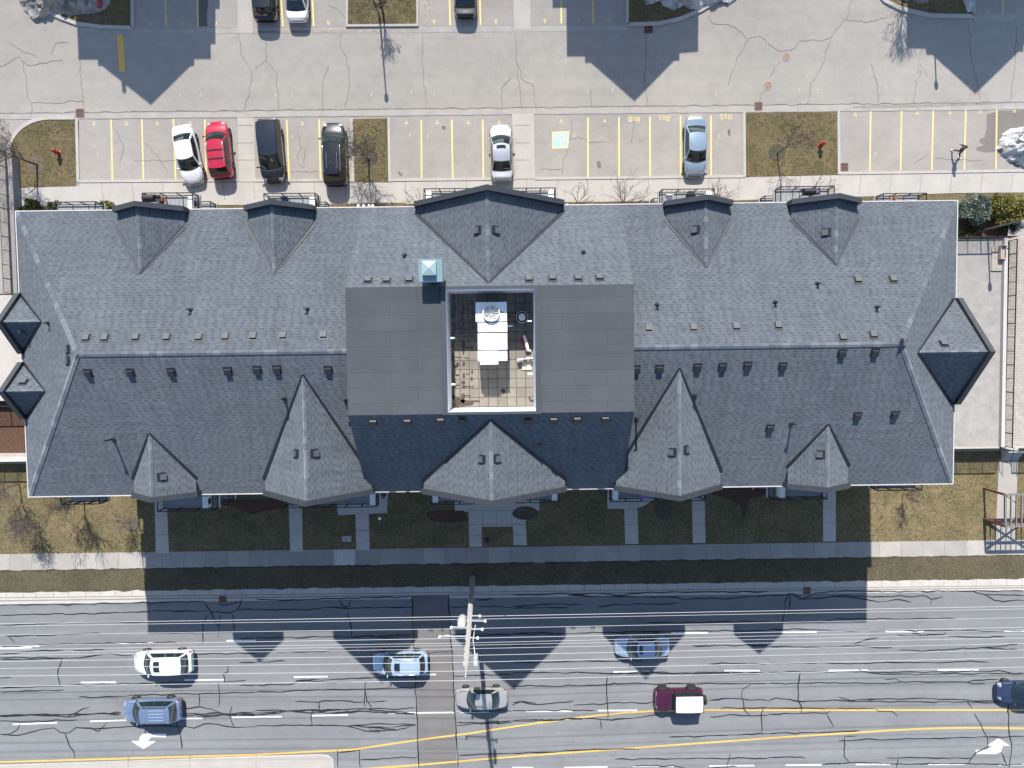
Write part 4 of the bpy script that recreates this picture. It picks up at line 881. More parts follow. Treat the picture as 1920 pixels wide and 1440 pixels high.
def cowl():
    z0 = on('CN', 808, 520).z; c = P(808, 508, z0 + 1.6); t = thing('exhaust_hood', 'pale teal square exhaust hood standing on the roof beside the well', 'exhaust hood', (c.x, c.y, z0 - .6))
    zt = z0 + 1.75; mb = MB(); p, q = P(790, 530, z0 + 1.1), P(829, 494, z0 + 1.1); mb.box((p.x + .25, p.y + .2, z0 - .9), (q.x - .15, q.y - .25, z0 + 1.1)); mb.build('curb_base', M['trim'], t)
    mb = MB(); p, q = P(785, 528, zt), P(829, 485, zt); h = .55
    vs = [(p.x, p.y, zt - h), (q.x, p.y, zt - h), (q.x, q.y, zt - h), (p.x, q.y, zt - h), (p.x, p.y, zt - .12), (q.x, p.y, zt - .12), (q.x, q.y, zt - .02), (p.x, q.y, zt - .02)]
    mb.add(vs, [(0,3,2,1),(4,5,6,7),(0,1,5,4),(1,2,6,5),(2,3,7,6),(3,0,4,7)]); mb.build('hood_body', M['teal'], t)
    mb = MB(); p2, q2 = P(791, 516, zt + .2), P(817, 489, zt + .2); cx, cy = (p2.x + q2.x) / 2, (p2.y + q2.y) / 2
    b4 = [(p2.x, p2.y), (q2.x, p2.y), (q2.x, q2.y), (p2.x, q2.y)]
    for i in range(4):
        a, b_ = b4[i], b4[(i + 1) % 4]; mb.face([(a[0], a[1], zt - .05), (b_[0], b_[1], zt - .05), (b_[0], b_[1], zt + .18), (a[0], a[1], zt + .18)]); mb.face([(a[0], a[1], zt + .18), (b_[0], b_[1], zt + .18), (cx, cy, zt + .3)])
    mb.build('hood_cap', mat('light_teal_metal', (.22, .30, .325), .5), t)
cowl()
p = P(978.5, 595, ZW); t = thing('roof_fan', 'white round exhaust fan with a dark ring in the shaded well corner', 'exhaust fan', (p.x, p.y, ZW))
mb = MB(); mb.lathe([(.36, ZW + .0), (.36, ZW + .5), (.33, ZW + .5), (.33, ZW + .42)], 24, None, Matrix.Translation((p.x, p.y, 0))); mb.build('fan_base', M['trim'], t, 40)
mb = MB(); mb.tube([(p.x + .36 * math.cos(2 * math.pi * k / 28), p.y + .36 * math.sin(2 * math.pi * k / 28), ZW + .52) for k in range(29)], .018, 5); mb.build('fan_ring', M['whitebox'], t, 60)
mb = MB(); mb.lathe([(.24, ZW + .4), (.24, ZW + .62), (.18, ZW + .7), (.02, ZW + .73)], 24, None, Matrix.Translation((p.x, p.y, 0))); mb.build('fan_cap', M['whitebox'], t, 40)
p = P(985, 640, ZW); t = thing('work_bag', 'red and white bundle lying on the sunlit well pavers', 'bundle', (p.x, p.y, ZW))
mb = MB(); mb.tube([fl(980, 630) + Vector((0, 0, .15)), fl(984, 642) + Vector((0, 0, .2)), fl(988, 651) + Vector((0, 0, .13))], [.10, .17, .10], 8); mb.build('bundle_cover', mat('red_cloth', (.28, .03, .04), .8), t, 60)
mb = MB(); mb.tube([fl(982, 629) + Vector((0, 0, .22)), fl(987, 643) + Vector((0, 0, .30)), fl(989, 657) + Vector((0, 0, .18)), fl(995, 658) + Vector((0, 0, .1))], [.09, .12, .12, .08], 8); mb.build('bundle_sheet', M['whitebox'], t, 60)
p = fl(985, 674); t = thing('duct_pipe', 'silver duct pipe with a black clamp lying by the well wall', 'duct pipe', (p.x, p.y, ZW))
mb = MB(); mb.tube([fl(970, 676) + Vector((0, 0, .3)), fl(982, 673.5) + Vector((0, 0, .3))], .14, 12); mb.tube([fl(983, 673.5) + Vector((0, 0, .3)), fl(998, 672) + Vector((0, 0, .3))], .10, 12); mb.build('duct_tube', M['rim'], t, 40)
mb = MB()
for x in (981.5, 984.5, 994): mb.tube([fl(x, 674) + Vector((0, 0, .3)), fl(x + 1.6, 673.7) + Vector((0, 0, .3))], .17, 12)
mb.bar(fl(983, 676) , fl(983, 676) + Vector((0, 0, .3)), .08, up=Vector((0, 1, 0))); mb.build('duct_clamp', M['trim'], t, 40)
mb = MB(); a = fl(979, 693.5); b_ = fl(997, 677); mb.box((a.x, a.y, ZW), (b_.x, b_.y, ZW + .08)); tag(mb.build('paver_slab', mat('pale_slab', (.62, .57, .49), .9, var=.05)), 'pale thicker slab lying on the well pavers', 'slab')
mb = MB(); a = fl(943.5, 733.5); mb.lathe([(.14, ZW), (.14, ZW + .06), (.05, ZW + .07)], 12, None, Matrix.Translation((a.x, a.y, 0))); tag(mb.build('floor_drain', M['trim'], None, 40), 'small dark floor drain in the shadow of the rooftop unit', 'drain')

# ================================================================== vehicles
def paint(name, col, metal=0.25, rough=0.28):
    return mat(name, col, rough, metal=metal, spec=0.5, coat=0.9, var=0.03, scale=1.0)
def sstep(x): x = min(1, max(0, x)); return x * x * (3 - 2 * x)
def car(kind, px, py, head, L, Wd, Hh, pm, name, label, cat, group, roof_m=None, rails=None, sunroof=None, ribs=0, bars=0, spare=False, zc=0.7, wind=None, tint=None):
    c = P(px, py, zc); t = thing(name, label, cat, (c.x, c.y, 0.0), R(head), group)
    K = {'sedan': dict(ws=(.225, .385), rg=(.70, .865), zb=.90, zn=.64, zc=.88, zd=.95, wr=.375, gw=.455),
         'suv':   dict(ws=(.215, .365), rg=(.875, .962), zb=1.06, zn=.80, zc=1.04, zd=1.06, wr=.385, gw=.462),
         'van':   dict(ws=(.175, .375), rg=(.925, .985), zb=1.05, zn=.74, zc=1.02, zd=1.05, wr=.39, gw=.465),
         'boxy':  dict(ws=(.335, .385), rg=(.955, .975), zb=1.12, zn=1.02, zc=1.10, zd=1.12, wr=.40, gw=.43)}[kind]
    X = lambda f: L / 2 - f * L
    hb = Wd / 2
    def zt(f):
        a, b_ = K['ws'][0], K['rg'][1]
        if f < 0.03: z = lerp(K['zn'] - .12, K['zn'], sstep(f / .03))
        elif f < a: z = lerp(K['zn'], K['zc'], math.sin(math.pi / 2 * (f - .03) / (a - .03)))
        elif f < b_: z = lerp(K['zc'], K['zb'], (f - a) / (b_ - a))
        else: z = lerp(K['zb'], K['zd'], (f - b_) / max(1e-3, 1 - b_))
        if f > .965: z -= (.10 if kind == 'sedan' else .05) * sstep((f - .965) / .035)
        return z
    def pw(f):
        df, dr = f * L, (1 - f) * L; rf = .95 if kind != 'boxy' else .35; rr = .25 if kind == 'boxy' else (.75 if kind == 'sedan' else .5)
        k = 1.0
        if df < rf: k = min(k, .66 + .34 * (1 - (1 - df / rf) ** 2.3)) if kind != 'boxy' else min(k, .86 + .14 * sstep(df / rf))
        if dr < rr: k = min(k, (.74 if kind == 'sedan' else .82) + (.26 if kind == 'sedan' else .18) * (1 - (1 - dr / rr) ** 2.3)) if kind != 'boxy' else min(k, .92 + .08 * sstep(dr / rr))
        return k
    fs = [0, .008, .02, .035, .055, .08, .11, .15, .19, .23, .30, .38, .46, .54, .62, .70, .77, .83, .88, .92, .95, .97, .985, .994, 1.0]
    mb = MB(); n = 15
    for f in fs:
        hw = hb * pw(f); z = zt(f); low = .24 if 0.02 < f < .98 else .32
        half = [(.88, low), (.965, low + .10), (1.0, min(.56, z - .2)), (.995, z - .20), (.965, z - .07), (.90, z - .01), (.55, z + .02)]
        mb.v += [Vector((X(f), -a * hw, q)) for a, q in half] + [Vector((X(f), 0, z + .03))] + [Vector((X(f), a * hw, q)) for a, q in half[::-1]]
    for i in range(len(fs) - 1):
        for j in range(n - 1): mb.f.append([i*n + j, i*n + j + 1, (i+1)*n + j + 1, (i+1)*n + j]); mb.m.append(0)
        mb.f.append([i*n + n - 1, i*n, (i+1)*n, (i+1)*n + n - 1]); mb.m.append(0)
    mb.f.append(list(range(n))[::-1]); mb.m.append(0); mb.f.append([(len(fs) - 1) * n + j for j in range(n)]); mb.m.append(0)
    body = mb
    # greenhouse
    xa, xr = X(K['ws'][0]), X(K['ws'][1]); xq, xg = X(K['rg'][0]), X(K['rg'][1]); wb, wr = Wd * K['gw'], Wd * K['wr']; zb = K['zb'] - .01; zr = Hh - .045
    if kind == 'boxy': cf, cr_ = .04, .03
    else: cf, cr_ = .24, .12
    crown = .045 if kind != 'boxy' else .03
    def ws(u, v): return Vector((lerp(xa, xr, v) - cf * u * u * (1 - .35 * v), lerp(wb, wr, max(v, 0) ** .9) * u, lerp(zb, zr, v) + .05 * math.sin(math.pi * v) + crown * (1 - u * u) * v))
    def rg(u, v): return Vector((lerp(xg, xq, v) + cr_ * u * u * (1 - .3 * v), lerp(wb, wr, max(v, 0) ** .9) * u, lerp(zb, zr, v) + .04 * math.sin(math.pi * v) + crown * (1 - u * u) * v))
    def rf_(u, v):
        a, b_ = ws(u, 1), rg(u, 1); p = a.lerp(b_, v); p.z += .035 * math.sin(math.pi * v); p.y *= 1 + .03 * math.sin(math.pi * v); return p
    def sd(sg):
        def fn(s, v):
            a, b_ = ws(sg, v), rg(sg, v); p = a.lerp(b_, s); p.y += sg * .05 * math.sin(math.pi * s) * (1 - .4 * v); p.z += .035 * math.sin(math.pi * s) * v; return p
        return fn
    def grid(mb, fn, u0, u1, v0, v1, nu, nv, m, off=None, flip=False):
        b = len(mb.v); k = mb.mi(m)
        for j in range(nv + 1):
            for i in range(nu + 1):
                p = fn(lerp(u0, u1, i / nu), lerp(v0, v1, j / nv)); mb.v.append(p + off if off is not None else p)
        for j in range(nv):
            for i in range(nu):
                f = [b + j*(nu+1) + i, b + j*(nu+1) + i + 1, b + (j+1)*(nu+1) + i + 1, b + (j+1)*(nu+1) + i]; mb.f.append(f[::-1] if flip else f); mb.m.append(k)
    grid(body, ws, -1, 1, -.05, 1, 8, 4, None); grid(body, rg, -1, 1, -.05, 1, 8, 4, None, flip=True)
    for sg in (-1, 1): grid(body, sd(sg), 0, 1, -.05, 1, 10, 4, None, flip=sg > 0)
    rm = MB(); grid(rm, rf_, -1, 1, 0, 1, 8, 10, None)
    o = body.build('body', pm, t, 38, local=True)
    rm.build('roof', roof_m or pm, t, 50, local=True)
    gl = tint or M['glass']
    wf = (xr - xa); nv_ = Vector((zr - zb, 0, -wf)).normalized()
    g = MB(); grid(g, ws, -.955, .955, .02, .97, 8, 4, None, Vector((.022, 0, .014))); g.build('windshield', gl, t, 60, local=True)
    g = MB(); grid(g, rg, -.92, .92, .08, .95, 8, 4, None, Vector((-.022, 0, .014)), flip=True); g.build('rear_window', gl, t, 60, local=True)
    for sg in (-1, 1):
        for s0, s1 in ((.06, .47), (.48, .75), (.76, .955)) if kind != 'sedan' else ((.08, .505), (.515, .92)):
            g = MB(); grid(g, sd(sg), s0, s1, .03, .90, 5, 3, None, Vector((0, sg * .016, .012)), flip=sg > 0); g.build('side_window', gl, t, 60, local=True)
    mb = MB(); mb.ribbon([(X(K['ws'][0]) + .03 - cf * u * u, wb * u) for u in [k / 6 - 1 for k in range(13)]], .12, 0); 
    for v in mb.v: v.z = zt(K['ws'][0]) + .028 - .02 * (v.y / wb) ** 2 + .012
    mb.build('cowl', M['trim'], t, local=True)
    wrad = .33 if kind in ('sedan',) else (.36 if kind != 'boxy' else .41); wy = hb - (.09 if kind != 'boxy' else -.02); fx, rx = X(.185 if kind != 'boxy' else .17), X(.79)
    for x in (fx, rx):
        for sg in (-1, 1):
            Mx = Matrix.Translation((x, sg * wy, wrad)) @ Matrix.Rotation(R(90 * -sg), 4, 'X')
            mb = MB(); mb.lathe([(wrad * .6, -.1), (wrad * .96, -.1), (wrad, -.07), (wrad, .08), (wrad * .95, .112), (wrad * .64, .116)], 20, None, Mx); wl = mb.build('wheel', M['tyre'], t, 40, local=True)
            mb = MB(); mb.lathe([(wrad * .64, .112), (wrad * .6, .1), (wrad * .2, .118), (.02, .12)], 20, None, Mx); rr = mb.build('rim', M['rim'] if kind != 'boxy' else M['tyre'], wl, 40, local=True)
    for sg in (-1, 1):
        mb = MB(); q = Vector((X(K['ws'][0] + .055), sg * (hb + .03), zb + .06)); mb.lathe([(.01, -.10), (.08, -.085), (.10, 0), (.085, .08), (.01, .1)], 8, None, Matrix.Translation(q + Vector((0, sg * .06, 0))) @ Matrix.Rotation(R(90), 4, 'X') @ Matrix.Scale(.7, 4, Vector((1, 0, 0)))); mb.bar(q - Vector((0, sg * .14, .04)), q, .06); mb.build('mirror', pm if kind != 'van' else M['trim'], t, 40, local=True)
        for nm, f0, f1, m_ in (('headlight', .012, .06 if kind != 'boxy' else .02, M['clear_lens']), ('taillight', .955, .992, M['red_lens'])):
            mb = MB(); a = []
            for f in (f0, lerp(f0, f1, .5), f1):
                hw = hb * pw(f); z = zt(f); a.append([Vector((X(f), sg * hw * .62 if nm == 'headlight' else sg * hw * .93, z + .02 if nm == 'headlight' else z - .06)), Vector((X(f), sg * hw * .94 if nm == 'headlight' else sg * hw * 1.0, z + .0 if nm == 'headlight' else z - .14)), Vector((X(f), sg * hw * 1.012, z - .16 if nm == 'headlight' else z - .32))])
            for i in range(2):
                for j in range(2): mb.face([a[i][j], a[i][j+1], a[i+1][j+1], a[i+1][j]])
            mb.build(nm, m_, t, 60, local=True)
    mb = MB(); hw = hb * pw(0); mb.box((X(0) - .01, -hw * .8, .38), (X(0) + .018, hw * .8, .52)); mb.build('grille', M['trim'], t, local=True)
    mb = MB(); hw = hb * pw(.0); mb.tube([Vector((X(f) + .03, s_ * hb * pw(f) * .97, .36)) for s_, f in ((-1, .035), (-1, .012), (-.6, 0), (.6, 0), (1, .012), (1, .035))], .045, 6); mb.build('front_bumper', pm, t, 60, local=True)
    mb = MB(); mb.tube([Vector((X(f) - .03, s_ * hb * pw(f) * .98, .48)) for s_, f in ((-1, .97), (-1, .99), (-.6, 1), (.6, 1), (1, .99), (1, .97))], .055, 6); mb.build('rear_bumper', M['trim'] if kind in ('suv', 'boxy') else pm, t, 60, local=True)
    if rails:
        for sg in (-1, 1):
            mb = MB(); mb.tube([rf_(sg * .9, v) + Vector((0, 0, .05 if .08 < v < .9 else .0)) for v in (.06, .12, .3, .5, .7, .86, .92)], .024, 6); mb.build('roof_rail', rails, t, 60, local=True)
    if sunroof:
        for k in range(sunroof):
            u0, u1 = (-.55, .55) if sunroof == 1 else ((-.6, -.04) if k == 0 else (.04, .6))
            mb = MB(); grid(mb, rf_, u0, u1, .10, .30, 4, 3, None, Vector((0, 0, .008))); mb.build('sunroof', M['glass'], t, 60, local=True)
    for k in range(ribs):
        u = lerp(-.55, .55, k / max(1, ribs - 1)); mb = MB(); mb.tube([rf_(u, v) + Vector((0, 0, .008)) for v in (.32, .5, .7, .82)], .018, 4); mb.build('roof_rib', M['chrome'], t, 60, local=True)
    for k in range(bars):
        v = .34 + .32 * k; mb = MB(); mb.bar(rf_(-.92, v) + Vector((0, 0, .10)), rf_(.92, v) + Vector((0, 0, .10)), .06, .03); mb.build('roof_bar', M['trim'], t, local=True)
    # shut lines of bonnet and boot
    mb = MB()
    f = K['ws'][0]; 
    pts = [Vector((X(lerp(.05, f * .93, k / 6)), 0, 0)) for k in range(7)]
    for sg in (-1, 1): 
        b = len(mb.v)
        for k in range(7):
            ff = lerp(.05, f * .95, k / 6); hw = hb * pw(ff) * .80; z = zt(ff) + .012
            mb.v += [Vector((X(ff), sg * hw, z)), Vector((X(ff), sg * (hw + .016), z - .001))]
        for k in range(6): mb.f.append([b + 2*k, b + 2*k + 1, b + 2*k + 3, b + 2*k + 2]); mb.m.append(0)
    b = len(mb.v)
    for k in range(9):
        u = k / 4 - 1; ff = .045 + .03 * u * u; hw = hb * pw(ff) * .80
        for e in (0, .016): mb.v.append(Vector((X(ff) + e, u * hw, zt(ff) + .028 - .012 * abs(u))))
    for k in range(8): mb.f.append([b + 2*k, b + 2*k + 1, b + 2*k + 3, b + 2*k + 2]); mb.m.append(0)
    mb.build('bonnet_gap', M['trim'], t, local=True)
    if spare:
        Mx = Matrix.Translation((X(1) - .16, 0, .98)) @ Matrix.Rotation(R(90), 4, 'Y'); mb = MB(); mb.lathe([(.2, -.12), (.37, -.12), (.40, -.06), (.40, .08), (.36, .13), (.05, .13)], 22, None, Mx); mb.build('spare_wheel', M['tyre'], t, 40, local=True)
        for x in (fx, rx):
            for sg in (-1, 1):
                mb = MB(); mb.tube([(x + .55 * math.cos(R(a)), sg * (hb + .05), .45 + .50 * math.sin(R(a))) for a in range(10, 180, 20)], .07, 6); mb.build('fender_flare', M['trim'], t, 50, local=True)
    return t
WH = paint('white_car_paint', (.55, .57, .60), 0.0, .3); RED = paint('red_car_paint', (.40, .012, .035), .2); NAVY = paint('navy_car_paint', (.007, .011, .018), .1); BLK = paint('black_car_paint', (.004, .005, .007), .1)
SIL = paint('silver_car_paint', (.42, .43, .45), .55, .3); BLU = paint('pale_blue_car_paint', (.27, .35, .43), .45, .3); SBL = paint('steel_blue_car_paint', (.19, .26, .38), .5, .3); LBL = paint('light_blue_car_paint', (.34, .44, .55), .25, .3)
MBL = paint('mid_blue_car_paint', (.30, .385, .49), .35, .3); BEI = paint('beige_silver_car_paint', (.38, .37, .355), .35, .35); MAR = paint('maroon_car_paint', (.065, .010, .035), .3); DKB = paint('dark_blue_car_paint', (.035, .055, .11), .4)
ROOFW = mat('white_soft_roof', (.60, .60, .60), .7, var=.05, scale=2)
GP, GU, GR = 'cars parked in the row along the building', 'cars parked in the upper row', 'cars driving on the street'
car('sedan', 352, 290, -79, 4.75, 1.82, 1.47, WH, 'parked_car', 'white sedan parked askew over a yellow line beside the red car', 'car', GP)
car('suv', 411, 281, 94.5, 4.6, 1.85, 1.66, RED, 'parked_car', 'red crossover with two black roof bars parked beside the white sedan', 'car', GP, rails=M['chrome'], bars=2)
car('van', 508, 283, -86.5, 5.1, 1.95, 1.75, NAVY, 'parked_car', 'dark navy minivan parked with its windshield towards the building', 'minivan', GP)
car('suv', 627, 289, 91, 5.1, 1.96, 1.80, BLK, 'parked_car', 'black large utility car parked next to the narrow grass island', 'car', GP, rails=M['chrome'], ribs=2)
car('sedan', 940, 285, 91, 4.6, 1.82, 1.45, SIL, 'parked_car', 'silver sedan with dark sunroof parked above the middle of the building', 'car', GP, sunroof=1)
car('sedan', 1304, 275, -90.5, 4.75, 1.83, 1.47, BLU, 'parked_car', 'pale blue sedan parked alone over painted stall number R12', 'car', GP)
car('suv', 496, -17, 90, 4.75, 1.9, 1.70, BLK, 'parked_car', 'black crossover at the upper photo edge beside the white hatchback', 'car', GU)
car('sedan', 556, -14, 90, 4.5, 1.82, 1.46, WH, 'parked_car', 'white hatchback cut off by the upper photo edge beside the black crossover', 'car', GU)
car('sedan', 872, -20, 90, 4.55, 1.82, 1.45, BLK, 'parked_car', 'black sedan alone in the upper row, cut off by the photo edge', 'car', GU)
car('suv', 307, 1241, 180.6, 5.0, 1.94, 1.70, WH, 'moving_car', 'white crossover with a double sunroof driving left under the wires', 'car', GR, sunroof=2)
car('suv', 286, 1331, 180.3, 4.95, 1.92, 1.72, SBL, 'moving_car', 'steel blue crossover with pale roof ribs driving left above the turn arrow', 'car', GR, rails=M['trim'], ribs=4)
car('suv', 751, 1242, 180.4, 4.7, 1.88, 1.70, LBL, 'moving_car', 'light blue crossover with black sunroof driving left onto the dark asphalt patch', 'car', GR, rails=M['chrome'], sunroof=1, ribs=3)
car('sedan', 903, 1309, 180.2, 4.35, 1.75, 1.42, BEI, 'moving_car', 'silver beige sedan crossing the shadow of the utility pole', 'car', GR)
car('sedan', 1204, 1212, 180.2, 4.6, 1.82, 1.43, MBL, 'moving_car', 'blue sedan with black sunroof driving through the dormer shadow', 'car', GR, sunroof=1)
car('boxy', 1272, 1310, 180, 4.05, 1.72, 1.82, MAR, 'moving_car', 'maroon off-road car with a white roof and a rear spare wheel', 'car', GR, roof_m=ROOFW, spare=True)
car('sedan', 1921, 1297, 180, 4.6, 1.82, 1.45, DKB, 'moving_car', 'dark blue car entering at the right photo edge', 'car', GR)

# ================================================================== street furniture
def grate(px, py, sx, sy, label):
    c = P(px, py); t = thing('catch_basin', label, 'drain grate', (c.x, c.y, 0.0), 0, 'drain grates in the pavement')
    mb = MB()
    for a, b_ in (((-sx, -sy), (sx, -sy)), ((-sx, sy), (sx, sy)), ((-sx, -sy), (-sx, sy)), ((sx, -sy), (sx, sy))): mb.bar((*a, .02), (*b_, .02), .09, .03)
    mb.build('frame', M['rust'], t, local=True)
    mb = MB(); mb.face([(-sx, -sy, .012), (sx, -sy, .012), (sx, sy, .012), (-sx, sy, .012)]); mb.build('pit', M['trim'], t, local=True)
    mb = MB()
    for i in range(6): x = lerp(-sx, sx, (i + .5) / 6); mb.bar((x, -sy, .022), (x, sy, .022), .05, .02)
    mb.bar((-sx, 0, .024), (sx, 0, .024), .06, .02); mb.build('grating', M['rust'], t, local=True)
grate(150, 212, .30, .30, 'rusty drain grate at the corner of the left lawn'); grate(1216, 55, .30, .28, 'rusty drain grate beside the curved upper curb in shadow'); grate(1422, 199, .28, .28, 'rusty drain grate in the gutter above the hydrant lawn')
grate(1583, 313, .28, .28, 'rusty drain grate in the corner of the right parking stall'); grate(418, 1124, .28, .26, 'dark drain grate in the street gutter on the left'); grate(1513, 1107, .28, .26, 'dark drain grate in the street gutter on the right')
for px, py, l in ((1474, 106, 'round brown manhole cover with a crack around it'), (1440, 160, 'round brown manhole cover just above the gutter grate')):
    c = P(px, py); t = thing('manhole_cover', l, 'manhole cover', (c.x, c.y, 0), 0, 'manhole covers in the parking lane'); mb = MB(); mb.lathe([(.40, -.01), (.40, .012), (.36, .016)], 24, None); mb.build('ring', M['conc_dk'], t, local=True)
    mb = MB(); mb.lathe([(.345, 0), (.345, .022), (.3, .024)], 24, None)
    for r in (.12, .22): mb.tube([(r * math.cos(k * math.pi / 10), r * math.sin(k * math.pi / 10), .026) for k in range(21)], .012, 4)
    mb.build('lid', mat('brown_iron', (.24, .17, .14), .8, var=.25, scale=8), t, local=True)
def hydrant(px, py, label):
    c = P(px, py); t = thing('fire_hydrant', label, 'fire hydrant', (c.x, c.y, 0.01), 0, 'red fire hydrants'); m = M['hyd']
    mb = MB(); mb.lathe([(.20, 0), (.20, .05), (.13, .07), (.12, .62), (.15, .64), (.15, .70)], 14); mb.build('barrel', m, t, 40, local=True)
    mb = MB(); mb.lathe([(.16, .70), (.17, .73), (.14, .83), (.08, .91), (.04, .93), (.04, .98), (.01, .98)], 14); mb.build('bonnet', m, t, 40, local=True)
    for a in (0, 180, 270):
        Mx = Matrix.Rotation(R(a), 4, 'Z') @ Matrix.Translation((.1, 0, .5)) @ Matrix.Rotation(R(90), 4, 'Y'); mb = MB(); mb.lathe([(.06, 0), (.065, .08), (.085, .085), (.085, .14), (.03, .15)], 10, None, Mx); mb.build('nozzle', m, t, 40, local=True)
M['hyd'] = mat('red_hydrant_paint', (.33, .022, .025), .45, var=.12, scale=6)
hydrant(111, 287, 'red fire hydrant on the rounded left lawn'); hydrant(1537, 273, 'red fire hydrant on the lawn right of the blue sedan')
def lamp(px, py, h, az, label):
    c = P(px, py); t = thing('street_lamp', label, 'street lamp', (c.x, c.y, 0), 0, 'parking lot lamps')
    mb = MB(); mb.lathe([(.16, 0), (.16, .08), (.08, .12), (.075, .3)], 12); mb.build('base', M['lampm'], t, 40, local=True)
    mb = MB(); mb.tube([(0, 0, .2), (0, 0, h * .5), (0, 0, h)], [.085, .072, .058], 10); mb.build('pole', M['lampm'], t, 40, local=True)
    dx, dy = math.cos(R(az)), math.sin(R(az)); mb = MB()
    mb.tube([(-dx * .05, -dy * .05, h), (dx * .12, dy * .12, h + .05), (dx * .45, dy * .45, h + .06), (dx * .62, dy * .62, h + .03)], [.07, .16, .17, .08], 8); mb.build('lamp_head', M['lampm'], t, 40, local=True)
    mb = MB(); mb.box((dx * .35 - .12, dy * .35 - .1, h - .12), (dx * .35 + .12, dy * .35 + .1, h - .09)); mb.build('lens', M['clear_lens'], t, local=True)
M['lampm'] = mat('dark_grey_lamp_metal', (.10, .11, .11), .45, var=.1)
lamp(712, 32, 5.6, -87, 'dark lamp post rising from the grass island with the bare tree'); lamp(1838, 433, 4.9, -88, 'dark lamp post leaning over the evergreen bushes at the fenced patio'); lamp(1749, 14, 5.4, -88, 'dark lamp post in the shaded upper lawn at the right')

# utility pole and wires
UB, UT = P(886, 1083), P(874, 1252, 17.4)
t = thing('utility_pole', 'tall weathered wooden utility pole with a white transformer beside the street', 'utility pole', UB)
def up_(h): return UB.lerp(UT, h / 17.4)
M['pole'] = mat('weathered_pole', (.25, .242, .226), .9, var=.25, scale=4); M['galv'] = mat('pale_galvanised', (.46, .50, .52), .5, metal=.2, var=.08)
mb = MB(); mb.tube([up_(h) for h in (0, 4, 8, 12, 15, 17.4)], [.22, .205, .19, .165, .14, .115], 12); mb.build('pole', M['pole'], t, 40)
mb = MB(); mb.tube([up_(17.3), up_(18.6)], .045, 8); mb.build('top_pin', M['galv'], t, 50)
q = up_(9.6) + Vector((-.55, -.1, 0)); mb = MB(); mb.lathe([(.05, -.62), (.30, -.6), (.32, -.5), (.32, .45), (.27, .55), (.05, .58)], 18, None, Matrix.Translation(q)); tr = mb.build('transformer', M['galv'], t, 40)
mb = MB()
for dx in (-.12, .14): mb.lathe([(.05, .5), (.06, .6), (.03, .66), (.05, .72), (.02, .8)], 8, None, Matrix.Translation(q + Vector((dx, -.05, 0)))); 
mb.build('bushing', M['whitebox'], tr, 40)
for h, xa, xb in ((8.9, -.15, .75), (9.9, -.2, 1.15), (11.0, -1.25, .2), (11.4, -.1, .95), (12.6, -1.95, .1), (12.9, -.1, .65)):
    p = up_(h); mb = MB(); mb.bar(p + Vector((xa, .05, 0)), p + Vector((xb, .05, .08)), .06, .08); a = mb.build('arm', M['galv'], t)
    e = p + Vector((xa if abs(xa) > abs(xb) else xb, .05, .05)); mb = MB(); mb.lathe([(.03, -.1), (.07, -.05), (.05, 0), (.09, .05), (.06, .1), (.085, .16), (.02, .2)], 10, None, Matrix.Translation(e)); mb.build('insulator', M['whitebox'], a, 40)
for h in (12.5, 14.2, 15.3, 16.4):
    p = up_(h) + Vector((-.1, -.12, 0)); mb = MB(); mb.box(p - Vector((.10, .08, .28)), p + Vector((.06, .08, .28))); mb.build('bracket', M['galv'], t)
mb = MB(); a, b_ = up_(10.6) + Vector((.45, 0, 0)), P(891, 1231, 12.5); mb.tube([a, P(887, 1200, 11.9), b_], .03, 6); mb.build('drop_pipe', M['galv'], t, 60)
b_ = P(892, 1238, 13.0); mb = MB(); mb.box(b_ - Vector((.13, .25, .5)), b_ + Vector((.13, .25, .3))); mb.build('switch_box', M['galv'], t)
M['wire'] = mat('bright_wire', (.62, .62, .62), .35, metal=.5)
WIRES = [(1169.5,1156,1136.5,.028),(1174,1161.4,1141.8,.022),(1190.6,1178.8,1158,.022),(1211,1196.8,1176,.024),(1218,1205.7,1181,.020),(1224,1210,1189,.018),(1229,1216.4,1196,.020),(1240,1229.2,1206.4,.022),(1253.4,1241.9,1218.3,.022),(1267.7,1258.2,1232.8,.022),(1287,1276,1250.5,.022)]
ORD = ['first', 'second', 'third', 'fourth', 'fifth', 'sixth', 'seventh', 'eighth', 'ninth', 'tenth', 'eleventh']
for i, (a, b_, c, r) in enumerate(WIRES):
    hp = 60.5 * (1 - 426 / (b_ - 656.9)); pts = []
    for x in (-420, -200, 0, 220, 440, 660, 868, 1080, 1300, 1500, 1720, 1920, 2120, 2340):
        if x <= 868: f = (868 - x) / 868; y = lerp(b_, a, f); 
        else: f = (x - 868) / 1052; y = lerp(b_, c, f)
        sag = .55 * (1 - (1 - min(1, f)) ** 2); pts.append(P(x, y, hp - sag))
    mb = MB(); mb.tube(pts, r * .66, 5); tag(mb.build('overhead_wire', M['wire'], None, 60), 'thin bright wire over the street, %s of the pole wires counted from the building' % ORD[i], 'wire', 'overhead wires on the utility pole')

